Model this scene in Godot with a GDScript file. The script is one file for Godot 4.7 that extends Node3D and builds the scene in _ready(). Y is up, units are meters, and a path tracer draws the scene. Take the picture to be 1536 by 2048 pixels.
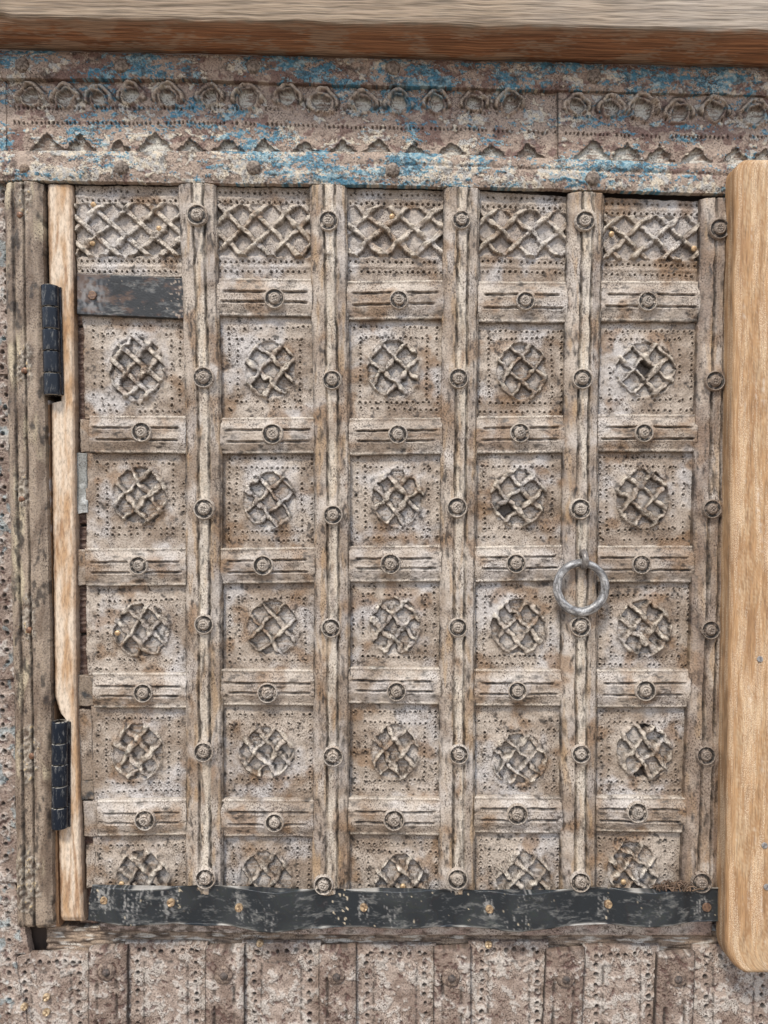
extends Node3D
# An old metal-clad wicket door hung in a larger gate, with a painted header, a lintel and a timber post.
# Lengths are first laid out in millimetre-like units (one unit = S metres) on the plane of the door.
const S := 0.0006
const EYE := 1607.0

var taken := {}
var rng := RandomNumberGenerator.new()
var lo := FastNoiseLite.new()
var mid := FastNoiseLite.new()
var fine := FastNoiseLite.new()
var grit := FastNoiseLite.new()
var M := {}

# ---------------------------------------------------------------- naming

func numbered(called: String) -> String:
	var n: int = taken.get(called, 0)
	taken[called] = n + 1
	return called if n == 0 else "%s_%03d" % [called, n]

func thing(called: String, label: String, category: String) -> Node3D:
	var o := Node3D.new()
	o.name = numbered(called)
	add_child(o, true)
	o.set_meta("label", label)
	o.set_meta("category", category)
	o.set_meta("kind", "thing")
	return o

func put(called: String, mesh: Mesh, m: Material, parent: Node3D) -> MeshInstance3D:
	var o := MeshInstance3D.new()
	o.name = numbered(called)
	o.mesh = mesh
	o.material_override = m
	parent.add_child(o, true)
	return o

# ---------------------------------------------------------------- small maths

func smooth(a: float, b: float, x: float) -> float:
	var t := clampf((x - a) / (b - a), 0.0, 1.0)
	return t * t * (3.0 - 2.0 * t)

func track(points: Array, y: float) -> float:
	if y <= points[0][0]: return points[0][1]
	for k in range(1, points.size()):
		if y <= points[k][0]:
			var f: float = (y - points[k - 1][0]) / (points[k][0] - points[k - 1][0])
			return lerpf(points[k - 1][1], points[k][1], f)
	return points[-1][1]

# ---------------------------------------------------------------- sheets: grids with relief and colour

class Sheet:
	var nu: int
	var nv: int
	var x := PackedFloat32Array()
	var y := PackedFloat32Array()
	var h := PackedFloat32Array()
	var g := PackedFloat32Array()   # grime, 0 to 1
	var c := PackedColorArray()
	var z := 0.0                    # depth the outline was measured at
	var back := -10.0               # where the edges turn down to
	var shift := Vector2.ZERO       # of the texture
	var left: Array
	var right: Array
	var top: Array
	var bottom: Array

# left/right: lists of [y, x]; top/bottom: lists of [x, y]
func sheet(left: Array, right: Array, top: Array, bottom: Array, pitch_x: float, pitch_y: float, z: float, back: float, rough := 1.0) -> Sheet:
	var s := Sheet.new()
	s.left = left; s.right = right; s.top = top; s.bottom = bottom
	var y0: float = top[0][1]
	var y1: float = bottom[0][1]
	s.nu = maxi(2, int(ceil((track(right, y0) - track(left, y0)) / pitch_x)))
	s.nv = maxi(2, int(ceil((y1 - y0) / pitch_y)))
	s.z = z
	s.back = back
	s.shift = Vector2(rng.randf(), rng.randf())
	var n := (s.nu + 1) * (s.nv + 1)
	s.x.resize(n); s.y.resize(n); s.h.resize(n); s.g.resize(n); s.c.resize(n)
	var ts := PackedFloat32Array()
	var bs := PackedFloat32Array()
	var xa := track(left, (y0 + y1) / 2)
	var xb := track(right, (y0 + y1) / 2)
	for i in s.nu + 1:
		var xx := lerpf(xa, xb, float(i) / s.nu)
		ts.append(track(top, xx))
		bs.append(track(bottom, xx))
	var k := 0
	for j in s.nv + 1:
		var v := float(j) / s.nv
		var ym := lerpf(y0, y1, v)
		var l := track(left, ym)
		var r := track(right, ym)
		for i in s.nu + 1:
			var px := lerpf(l, r, float(i) / s.nu)
			var py := lerpf(ts[i], bs[i], v)
			s.x[k] = px + rough * (1.3 * mid.get_noise_2d(px + 900, py) + 0.9 * fine.get_noise_2d(px, py + 700))
			s.y[k] = py + rough * (1.3 * mid.get_noise_2d(px, py + 1900) + 0.9 * fine.get_noise_2d(px + 700, py))
			k += 1
	return s

func quad(x00: float, y00: float, x10: float, y10: float, x01: float, y01: float, x11: float, y11: float, pitch: float, z: float, back: float, rough := 1.0) -> Sheet:
	return sheet([[(y00 + y10) / 2, x00], [(y01 + y11) / 2, x01]], [[(y00 + y10) / 2, x10], [(y01 + y11) / 2, x11]], [[x00, y00], [x10, y10]], [[x01, y01], [x11, y11]], pitch, pitch, z, back, rough)

# a dent (depth < 0) or a bump, with a rim, pressed into the sheet
func stamp(s: Sheet, px: float, py: float, r: float, depth: float, rim: float, dirt: float) -> void:
	var v: float = (py - track(s.top, px)) / (track(s.bottom, px) - track(s.top, px))
	var ym: float = lerpf(s.top[0][1], s.bottom[0][1], v)
	var l := track(s.left, ym)
	var w := track(s.right, ym) - l
	var ci := (px - l) / w * s.nu
	var cj := v * s.nv
	var step_x := w / s.nu
	var step_y: float = (s.bottom[0][1] - s.top[0][1]) / s.nv
	var ri := int(ceil(r * 2.2 / step_x))
	var rj := int(ceil(r * 2.2 / step_y))
	for j in range(maxi(0, int(cj) - rj), mini(s.nv, int(cj) + rj + 1) + 1):
		for i in range(maxi(0, int(ci) - ri), mini(s.nu, int(ci) + ri + 1) + 1):
			var dx := (i - ci) * step_x
			var dy := (j - cj) * step_y
			var d := sqrt(dx * dx + dy * dy) / r
			if d > 2.2: continue
			var k := j * (s.nu + 1) + i
			var core := 1.0 - smooth(0.45, 1.15, d)
			s.h[k] += depth * core + rim * exp(-pow((d - 1.35) / 0.4, 2.0))
			s.g[k] = maxf(s.g[k], dirt * (1.0 - smooth(0.7, 1.25, d)))

func commit(s: Sheet, called: String, m: Material, parent: Node3D) -> MeshInstance3D:
	var w := s.nu + 3
	var hh := s.nv + 3
	var n := w * hh
	var pos := PackedVector3Array(); pos.resize(n)
	var nor := PackedVector3Array(); nor.resize(n)
	var col := PackedColorArray(); col.resize(n)
	var uv := PackedVector2Array(); uv.resize(n)
	var f := (EYE - s.z) / EYE
	var k := 0
	for j in hh:
		var jj := clampi(j - 1, 0, s.nv)
		for i in w:
			var ii := clampi(i - 1, 0, s.nu)
			var q := jj * (s.nu + 1) + ii
			var edge := j == 0 or i == 0 or j == hh - 1 or i == w - 1
			pos[k] = Vector3((s.x[q] - 768.0) * f * S, (1024.0 - s.y[q]) * f * S, (s.back if edge else s.z + s.h[q]) * S)
			col[k] = s.c[q]
			var down := (s.z + s.h[q] - s.back) / 1024.0 if edge else 0.0
			uv[k] = Vector2(s.x[q] / 1024.0 + s.shift.x + down, s.y[q] / 1024.0 + s.shift.y - down)
			k += 1
	k = 0
	for j in hh:
		var ju := maxi(j - 1, 0) * w
		var jd := mini(j + 1, hh - 1) * w
		for i in w:
			var d := pos[j * w + mini(i + 1, w - 1)] - pos[j * w + maxi(i - 1, 0)]
			nor[k] = d.cross(pos[ju + i] - pos[jd + i]).normalized()
			k += 1
	return put(called, surface(pos, nor, col, uv, w, hh), m, parent)

func surface(pos: PackedVector3Array, nor: PackedVector3Array, col: PackedColorArray, uv: PackedVector2Array, w: int, hh: int) -> ArrayMesh:
	var idx := PackedInt32Array()
	idx.resize((w - 1) * (hh - 1) * 6)
	var t := 0
	for j in hh - 1:
		for i in w - 1:
			var a := j * w + i
			idx[t] = a; idx[t + 1] = a + 1; idx[t + 2] = a + w + 1
			idx[t + 3] = a; idx[t + 4] = a + w + 1; idx[t + 5] = a + w
			t += 6
	var arr := []
	arr.resize(Mesh.ARRAY_MAX)
	arr[Mesh.ARRAY_VERTEX] = pos
	arr[Mesh.ARRAY_NORMAL] = nor
	if col.size(): arr[Mesh.ARRAY_COLOR] = col
	arr[Mesh.ARRAY_TEX_UV] = uv
	arr[Mesh.ARRAY_TEX_UV2] = uv
	arr[Mesh.ARRAY_INDEX] = idx
	var me := ArrayMesh.new()
	me.add_surface_from_arrays(Mesh.PRIMITIVE_TRIANGLES, arr)
	return me

# a free-form grid: place(i, j) gives a point in metres, tint(i, j) a colour
func free_grid(w: int, hh: int, place: Callable, tint: Callable, uv_of: Callable) -> ArrayMesh:
	var pos := PackedVector3Array(); pos.resize(w * hh)
	var nor := PackedVector3Array(); nor.resize(w * hh)
	var col := PackedColorArray(); col.resize(w * hh)
	var uv := PackedVector2Array(); uv.resize(w * hh)
	var k := 0
	for j in hh:
		for i in w:
			pos[k] = place.call(i, j)
			col[k] = tint.call(i, j)
			uv[k] = uv_of.call(i, j)
			k += 1
	k = 0
	for j in hh:
		for i in w:
			var d := pos[j * w + mini(i + 1, w - 1)] - pos[j * w + maxi(i - 1, 0)]
			var e := pos[maxi(j - 1, 0) * w + i] - pos[mini(j + 1, hh - 1) * w + i]
			var nn := d.cross(e)
			nor[k] = nn.normalized() if nn.length() > 1e-14 else Vector3(0, 0, 1)
			k += 1
	return surface(pos, nor, col, uv, w, hh)

# a tube along a path (metres); closed or with ends drawn in
func tube(path: PackedVector3Array, radius: PackedFloat32Array, sides: int, closed: bool, tint: Callable) -> ArrayMesh:
	var n := path.size()
	var frames := []
	var last := Vector3(0.3, 0.5, 0.81)
	for k in n:
		var a := path[(k - 1 + n) % n] if closed or k > 0 else path[0]
		var b := path[(k + 1) % n] if closed or k < n - 1 else path[n - 1]
		var t := (b - a).normalized()
		last = (last - t * t.dot(last)).normalized()
		frames.append([last, t.cross(last)])
	var rows := n + 1 if closed else n
	if closed:   # undo the twist that is left after one turn
		var t0 := (path[1] - path[n - 1]).normalized()
		var l := (last - t0 * t0.dot(last)).normalized()
		var twist := (frames[0][0] as Vector3).signed_angle_to(l, t0)
		for k in n:
			for m in 2: frames[k][m] = (frames[k][m] as Vector3).rotated((path[(k + 1) % n] - path[(k - 1 + n) % n]).normalized(), -twist * k / n)
	return free_grid(sides + 1, rows,
		func(i: int, j: int):
			var q: int = j % n
			var ang := TAU * (i % sides) / sides
			return path[q] + (frames[q][0] * cos(ang) - frames[q][1] * sin(ang)) * radius[q],
		tint,
		func(i: int, j: int): return Vector2(float(i) / sides * 0.05, j * 0.004))

# ---------------------------------------------------------------- materials

func noise_map(freq: float, octaves: int, ramp: Array, sd: int, side := 1024, gain := 0.55, kind := FastNoiseLite.TYPE_SIMPLEX_SMOOTH) -> NoiseTexture2D:
	var n := FastNoiseLite.new()
	n.seed = sd
	n.noise_type = kind
	n.frequency = freq
	n.fractal_octaves = octaves
	n.fractal_gain = gain
	var t := NoiseTexture2D.new()
	t.width = side
	t.height = side
	t.seamless = true
	t.noise = n
	if ramp.size():
		var g := Gradient.new()
		var offs := PackedFloat32Array()
		var cols := PackedColorArray()
		for r in ramp:
			offs.append(r[0])
			cols.append(r[1])
		g.offsets = offs
		g.colors = cols
		t.color_ramp = g
	return t

func grey(v: float, a := 1.0) -> Color:
	return Color(v, v, v, a)

func base_material(roughness: float, metallic := 0.0) -> StandardMaterial3D:
	var m := StandardMaterial3D.new()
	m.roughness = roughness
	m.metallic = metallic
	m.vertex_color_use_as_albedo = true
	return m

func make_materials() -> void:
	var grain := noise_map(0.2, 3, [[0.0, grey(0.48)], [0.3, grey(0.76)], [0.5, grey(0.94)], [1.0, grey(1.0)]], 3, 1024, 0.8)
	var rough_grain := noise_map(0.2, 3, [], 5, 1024, 0.8)
	var pepper := noise_map(0.19, 2, [[0.0, Color(0.17, 0.12, 0.09, 1.0)], [0.29, Color(0.22, 0.16, 0.12, 0.9)], [0.39, Color(0.26, 0.19, 0.14, 0.0)], [1.0, Color(0.2, 0.15, 0.12, 0.0)]], 8)
	var patches := noise_map(0.012, 5, [[0.0, grey(0.0)], [0.47, grey(0.06)], [0.6, grey(1.0)], [1.0, grey(1.0)]], 11, 1024, 0.6)
	var wood := noise_map(0.05, 5, [[0.0, grey(0.5)], [0.33, grey(0.76)], [0.48, grey(0.92)], [0.65, grey(1.0)], [1.0, grey(1.0)]], 14, 1024, 0.75)
	var soft_wood := noise_map(0.09, 4, [[0.0, grey(0.68)], [0.35, grey(0.86)], [0.55, grey(0.97)], [1.0, grey(1.0)]], 31, 1024, 0.8)
	var wood_height := noise_map(0.05, 5, [], 14, 1024, 0.75)
	var scuff := noise_map(0.02, 5, [[0.0, grey(0.0, 0.0)], [0.6, Color(0.5, 0.5, 0.5, 0.0)], [0.74, Color(0.45, 0.45, 0.44, 0.35)], [1.0, Color(0.6, 0.58, 0.55, 0.7)]], 17, 512, 0.8)
	# the clad door: whitewashed, dented sheet with worn dark specks
	var m := base_material(0.62, 0.0)
	m.albedo_texture = grain
	m.heightmap_enabled = true
	m.heightmap_texture = rough_grain
	m.heightmap_scale = 0.055
	m.detail_enabled = true
	m.detail_blend_mode = BaseMaterial3D.BLEND_MODE_MIX
	m.detail_albedo = pepper
	m.detail_mask = patches
	m.detail_uv_layer = BaseMaterial3D.DETAIL_UV_2
	m.uv2_scale = Vector3(1.3, 1.3, 1)
	M.clad = m
	m = m.duplicate()
	m.uv2_scale = Vector3(1.6, 0.8, 1)
	M.clad_upright = m
	# flaking old paint
	m = M.clad.duplicate()
	m.roughness = 0.75
	m.heightmap_scale = 0.08
	M.flaky = m
	# timber, grain along x or along y
	m = base_material(0.8)
	m.albedo_texture = wood
	m.heightmap_enabled = true
	m.heightmap_texture = wood_height
	m.heightmap_scale = 0.07
	m.uv1_scale = Vector3(0.11, 3.4, 1)
	M.wood_across = m
	m = m.duplicate()
	m.uv1_scale = Vector3(2.6, 0.2, 1)
	M.wood_up = m
	m = m.duplicate()
	m.heightmap_scale = 0.05
	m.albedo_texture = soft_wood
	m.uv1_scale = Vector3(1.8, 0.6, 1)
	M.pale_wood = m
	m = m.duplicate()
	m.uv1_scale = Vector3(3.0, 0.22, 1)
	m.detail_enabled = true
	m.detail_blend_mode = BaseMaterial3D.BLEND_MODE_MIX
	m.detail_albedo = noise_map(0.3, 2, [[0.0, Color(0.93, 0.85, 0.74, 0.0)], [0.5, Color(0.93, 0.85, 0.74, 0.0)], [0.68, Color(0.93, 0.85, 0.74, 0.55)], [1.0, Color(0.96, 0.92, 0.86, 0.8)]], 41, 1024)
	m.detail_mask = patches
	m.detail_uv_layer = BaseMaterial3D.DETAIL_UV_2
	m.uv2_scale = Vector3(2.4, 1.1, 1)
	M.post_wood = m
	# black painted iron
	m = base_material(0.38)
	m.detail_enabled = true
	m.detail_blend_mode = BaseMaterial3D.BLEND_MODE_MIX
	m.detail_albedo = scuff
	m.detail_uv_layer = BaseMaterial3D.DETAIL_UV_2
	m.uv2_scale = Vector3(1.2, 3.0, 1)
	m.heightmap_enabled = true
	m.heightmap_texture = rough_grain
	m.heightmap_scale = 0.02
	M.black_iron = m
	m = m.duplicate()
	m.roughness = 0.25
	m.metallic_specular = 0.35
	m.uv2_scale = Vector3(9.0, 2.2, 1)
	m.heightmap_scale = 0.01
	M.hinge_paint = m
	m = base_material(0.5, 0.35)
	m.albedo_texture = grain
	m.heightmap_enabled = true
	m.heightmap_texture = rough_grain
	m.heightmap_scale = 0.04
	M.worn_iron = m
	m = base_material(0.45, 0.3)
	M.screw = m

func make_noise() -> void:
	for set_up in [[lo, 21, 0.006, 3], [mid, 22, 0.024, 3], [fine, 23, 0.085, 2], [grit, 24, 0.2, 1]]:
		var n: FastNoiseLite = set_up[0]
		n.seed = set_up[1]
		n.noise_type = FastNoiseLite.TYPE_SIMPLEX_SMOOTH
		n.frequency = set_up[2]
		n.fractal_octaves = set_up[3]

# ---------------------------------------------------------------- colours (linear)

const PALE := Color(0.495, 0.42, 0.35)
const TAUPE := Color(0.285, 0.215, 0.16)
const CHALK := Color(0.56, 0.53, 0.515)
const CREAM := Color(0.7, 0.62, 0.51)
const SOOT := Color(0.022, 0.017, 0.014)
const RUST := Color(0.26, 0.15, 0.075)

# the clad door's colour at a point; ax, ay stretch the wear along the piece
func clad_tint(x: float, y: float, g: float, ax: float, ay: float, chalky: float) -> Color:
	var a := lo.get_noise_2d(x * 1.2, y * 1.2)
	var b := mid.get_noise_2d(x * ax + 300, y * ay)
	var c := fine.get_noise_2d(x * ax, y * ay)
	var t := PALE.lerp(TAUPE, smooth(-0.45, 0.55, a + 0.35 * b + 0.7 * lo.get_noise_2d(x * 0.35 + 8000, y * 0.35) + 0.06))
	t = t.lerp(CHALK, chalky * smooth(-0.1, 0.55, lo.get_noise_2d(x + 4000, y) * 0.9 + 0.4 * mid.get_noise_2d(x, y + 3000)))
	t = t.lerp(RUST, 0.65 * smooth(0.12, 0.5, lo.get_noise_2d(x * 1.5, y * 1.5 + 7000) + 0.3 * b))
	t = t.lerp(SOOT, 0.8 * smooth(0.28, 0.62, 0.75 * b + 0.55 * c))
	t = t.lerp(SOOT, clampf(g * (0.8 + 0.7 * c), 0.0, 0.95))
	return t

# ---------------------------------------------------------------- the door's geometry as measured
# edges of the upright straps: lists of [y, x]
var V := [
	[[[372, 357], [600, 366], [850, 371], [1775, 372]], [[372, 432], [850, 444], [1775, 447]]],
	[[[375, 619], [850, 627], [1200, 628], [1778, 624]], [[375, 694], [850, 700], [1200, 701], [1778, 699]]],
	[[[380, 887], [850, 882], [1200, 879], [1780, 877]], [[380, 960], [850, 955], [1200, 951], [1780, 950]]],
	[[[390, 1135], [850, 1126], [1200, 1122], [1780, 1120]], [[390, 1208], [850, 1197], [1200, 1196], [1780, 1192]]],
	[[[402, 1401], [850, 1390], [1200, 1382], [1780, 1361]], [[402, 1474], [850, 1462], [1200, 1455], [1780, 1440]]],
]
var V_STUDS := [
	[[394, 430], [407, 755], [408, 1018], [408, 1249], [407, 1504], [411, 1757]],
	[[657, 442], [664, 760], [666, 1030], [662, 1256], [666, 1513], [647, 1770]],
	[[923, 440], [917, 757], [914, 1015], [916, 1255], [918, 1509], [915, 1758]],
	[[1170, 442], [1165, 758], [1161, 1018], [1161, 1253], [1162, 1508], [1161, 1764]],
	[[1439, 458], [1430, 762], [1424, 1018], [1421, 1260], [1412, 1511], [1403, 1765]],
]
# top and bottom of the crosswise straps, for each of five rows and five columns
var H := [
	[[546, 634], [558, 633], [562, 640], [564, 646], [563, 644]],
	[[832, 907], [835, 908], [836, 910], [832, 907], [829, 904]],
	[[1096, 1172], [1095, 1167], [1091, 1164], [1091, 1163], [1091, 1165]],
	[[1345, 1416], [1338, 1411], [1334, 1408], [1338, 1412], [1338, 1415]],
	[[1598, 1671], [1597, 1673], [1594, 1670], [1592, 1666], [1592, 1664]],
]
var H_STUDS := [
	[[0, 0], [549, 597], [798, 600], [1051, 602], [1295, 603]],
	[[283, 864], [545, 868], [796, 869], [1040, 866], [1288, 866]],
	[[277, 1131], [526, 1131], [781, 1128], [1032, 1127], [1283, 1129]],
	[[286, 1386], [535, 1386], [793, 1383], [1035, 1382], [1291, 1381]],
	[[290, 1640], [549, 1645], [788, 1640], [1035, 1629], [1275, 1625]],
]
# centre and half width, half height of the round lattices
var ROUNDS := [
	[[275, 738, 54, 64], [541, 740, 50, 56], [787, 738, 52, 57], [1043, 743, 50, 56], [1290, 740, 58, 54]],
	[[281, 992, 54, 56], [540, 1000, 52, 56], [795, 996, 50, 56], [1036, 995, 54, 56], [1284, 996, 52, 58]],
	[[285, 1260, 56, 52], [545, 1255, 50, 55], [790, 1252, 50, 56], [1036, 1252, 54, 54], [1287, 1255, 53, 54]],
	[[277, 1503, 50, 55], [534, 1503, 54, 50], [789, 1503, 47, 54], [1038, 1517, 54, 50], [1287, 1502, 54, 54]],
	[[287, 1752, 52, 52], [532, 1757, 52, 56], [803, 1765, 54, 56], [1047, 1760, 54, 58], [1264, 1738, 50, 54]],
]
var DOOR_TOP := [[150, 371], [400, 373], [694, 377], [960, 383], [1135, 393], [1400, 403], [1480, 406]]
var LEFT_EDGE := [[371, 151], [545, 155], [660, 167], [850, 170], [1000, 173], [1300, 173], [1420, 183], [1780, 187]]

func column_left(c: int) -> Array:
	return LEFT_EDGE if c == 0 else V[c - 1][1].map(func(p): return [p[0], p[1] - 6])

func column_right(c: int) -> Array:
	return V[c][0].map(func(p): return [p[0], p[1] + 6])

# ribs woven over and under: returns (height of the rib above the floor, distance-based dirt)
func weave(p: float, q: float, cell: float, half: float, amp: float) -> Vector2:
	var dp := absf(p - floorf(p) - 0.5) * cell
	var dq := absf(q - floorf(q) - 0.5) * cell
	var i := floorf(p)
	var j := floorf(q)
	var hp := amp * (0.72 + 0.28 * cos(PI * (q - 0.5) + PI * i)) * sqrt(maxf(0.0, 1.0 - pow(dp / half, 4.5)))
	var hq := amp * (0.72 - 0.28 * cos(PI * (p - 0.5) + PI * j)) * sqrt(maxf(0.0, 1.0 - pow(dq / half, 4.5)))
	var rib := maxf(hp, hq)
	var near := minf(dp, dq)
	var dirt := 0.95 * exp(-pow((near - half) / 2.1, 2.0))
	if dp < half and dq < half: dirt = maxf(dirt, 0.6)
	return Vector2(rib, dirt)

func hash01(a: int, b: int, c: int) -> float:
	var h := (a * 73856093) ^ (b * 19349663) ^ (c * 83492791)
	h = (h ^ (h >> 13)) * 1274126177
	return float((h ^ (h >> 16)) & 0xFFFF) / 65535.0

func round_panel(row: int, c: int, door: Node3D) -> void:
	var r: Array = ROUNDS[row][c]
	var xl := column_left(c)
	var xr := column_right(c)
	var xa := track(xl, r[1])
	var xb := track(xr, r[1])
	var ya: float = H[row][c][1] - 5
	var yb: float = H[row + 1][c][0] + 6 if row < 4 else 1790.0
	var s := sheet(xl, xr, [[xa, ya], [xb, ya]], [[xa, yb], [xb, yb]], 1.6, 1.6, -4, -12)
	s.left = xl; s.right = xr
	var turn := rng.randf_range(-0.13, 0.13)
	var w := rng.randf_range(42, 50)
	var hgt := rng.randf_range(47, 56)
	var cell := w * hgt / sqrt(w * w + hgt * hgt)
	var half := rng.randf_range(4.2, 5.4)
	var amp := rng.randf_range(8.5, 11.5)
	var off := Vector2(rng.randf_range(-5, 5), rng.randf_range(-5, 5))
	var key := row * 5 + c
	var ct := cos(turn)
	var sn := sin(turn)
	var floors := PackedFloat32Array(); floors.resize(s.x.size())
	var cx: float = r[0]
	var cy: float = r[1]
	for k in s.x.size():
		var x := s.x[k]
		var y := s.y[k]
		var h := 3.0 * lo.get_noise_2d(x * 2.5, y * 2.5 + 999) + 1.3 * mid.get_noise_2d(x * 1.6, y * 1.6)
		var dx := x - cx
		var dy := y - cy
		var e := sqrt(dx * dx / (r[2] * r[2]) + dy * dy / (r[3] * r[3])) + 0.05 * fine.get_noise_2d(x * 0.6, y * 0.6)
		h += 2.0 * (1.0 - smooth(0.75, 1.55, e))
		if e < 1.25:
			h += 1.4 * exp(-pow((e - 1.05) / 0.06, 2.0))
			s.g[k] = 0.42 * smooth(-0.05, 0.5, fine.get_noise_2d(x * 0.7 + 77, y * 0.7)) * exp(-pow((e - 1.03) / 0.07, 2.0))
		if e < 1.04:
			var ux := dx * ct - dy * sn + off.x + 7.0 * mid.get_noise_2d(x * 1.1 + 500 * key, y * 1.1)
			var uy := dx * sn + dy * ct + off.y + 7.0 * mid.get_noise_2d(x * 1.1, y * 1.1 + 500 * key)
			var p := ux / w + uy / hgt
			var q := ux / w - uy / hgt
			var hf := half + 1.2 * fine.get_noise_2d(x * 0.5, y * 0.5 + 55)
			var o := weave(p + 0.0, q, cell, hf, amp * (0.85 + 0.4 * mid.get_noise_2d(x * 2, y * 2 + 44)))
			var deep := -3.5
			var luck := hash01(roundi(p), roundi(q), key)
			if luck > 0.975: deep = -16.0
			elif luck > 0.6: deep = -7.0
			var inside := 1.0 - smooth(0.95, 1.02, e)
			if o.x < 0.5:
				h += deep * inside
				floors[k] = inside * (2.0 if deep < -12 else 1.0)
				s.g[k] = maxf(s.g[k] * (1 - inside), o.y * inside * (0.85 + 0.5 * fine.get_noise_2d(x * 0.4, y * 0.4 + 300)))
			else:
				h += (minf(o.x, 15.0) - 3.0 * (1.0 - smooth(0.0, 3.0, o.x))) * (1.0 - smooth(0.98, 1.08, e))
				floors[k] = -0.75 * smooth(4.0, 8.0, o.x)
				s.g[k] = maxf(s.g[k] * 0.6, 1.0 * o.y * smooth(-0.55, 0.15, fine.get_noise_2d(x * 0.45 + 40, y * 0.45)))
		s.h[k] = h
	# the punched dots: two rings of rows round the lattice
	var sp := rng.randf_range(9.8, 11.2)
	for ring in 2:
		var lx: float = (cx - r[2] - 14 - ring * 19) + rng.randf_range(-3, 3)
		var rx: float = (cx + r[2] + 14 + ring * 18) + rng.randf_range(-3, 3)
		var ty: float = (cy - r[3] - 6 - ring * 19) + rng.randf_range(-3, 3)
		var by: float = (cy + r[3] + 7 + ring * 17) + rng.randf_range(-3, 3)
		var gone := rng.randf_range(0.02, 0.18) + 0.12 * ring
		for side in 4:
			var from := Vector2(lx, ty) if side != 1 and side != 3 else (Vector2(rx, ty) if side == 1 else Vector2(lx, by))
			var to := Vector2(rx, ty) if side == 0 else (Vector2(rx, by) if side != 2 else Vector2(lx, by))
			from += Vector2(rng.randf_range(-3, 3), rng.randf_range(-3, 3))
			to += Vector2(rng.randf_range(-3, 3), rng.randf_range(-3, 3))
			var n := int(from.distance_to(to) / sp)
			for i in n + 1:
				var p := from.lerp(to, float(i) / n) + Vector2(rng.randf_range(-1, 1), rng.randf_range(-1, 1))
				if rng.randf() < gone or p.x < track(xl, p.y) + 8 or p.x > track(xr, p.y) - 8 or p.y < ya + 12 or p.y > yb - 12: continue
				var rr := rng.randf_range(2.0, 2.9)
				stamp(s, p.x, p.y, rr, -rng.randf_range(2.4, 4.0), 1.7, rng.randf_range(0.35, 0.8))
	for k in s.x.size():
		var t := clad_tint(s.x[k], s.y[k], s.g[k], 1.0, 1.0, 0.8)
		t = Color(t.r * 0.93, t.g * 0.925, t.b * 0.92)
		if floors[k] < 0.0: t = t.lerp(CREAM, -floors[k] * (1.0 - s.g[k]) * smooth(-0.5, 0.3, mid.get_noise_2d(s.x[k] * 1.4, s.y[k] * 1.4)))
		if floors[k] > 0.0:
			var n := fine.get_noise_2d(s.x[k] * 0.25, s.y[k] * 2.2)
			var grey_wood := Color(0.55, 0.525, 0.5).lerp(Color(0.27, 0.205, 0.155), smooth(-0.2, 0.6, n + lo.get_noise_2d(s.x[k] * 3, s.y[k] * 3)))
			if floors[k] > 1.0: grey_wood = Color(0.12, 0.095, 0.08)  # open holes: darkness of the depth painted into the wood colour
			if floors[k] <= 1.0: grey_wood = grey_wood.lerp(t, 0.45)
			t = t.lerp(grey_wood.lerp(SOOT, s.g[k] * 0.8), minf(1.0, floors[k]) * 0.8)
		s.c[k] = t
	commit(s, "panel", M.clad, door)

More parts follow.
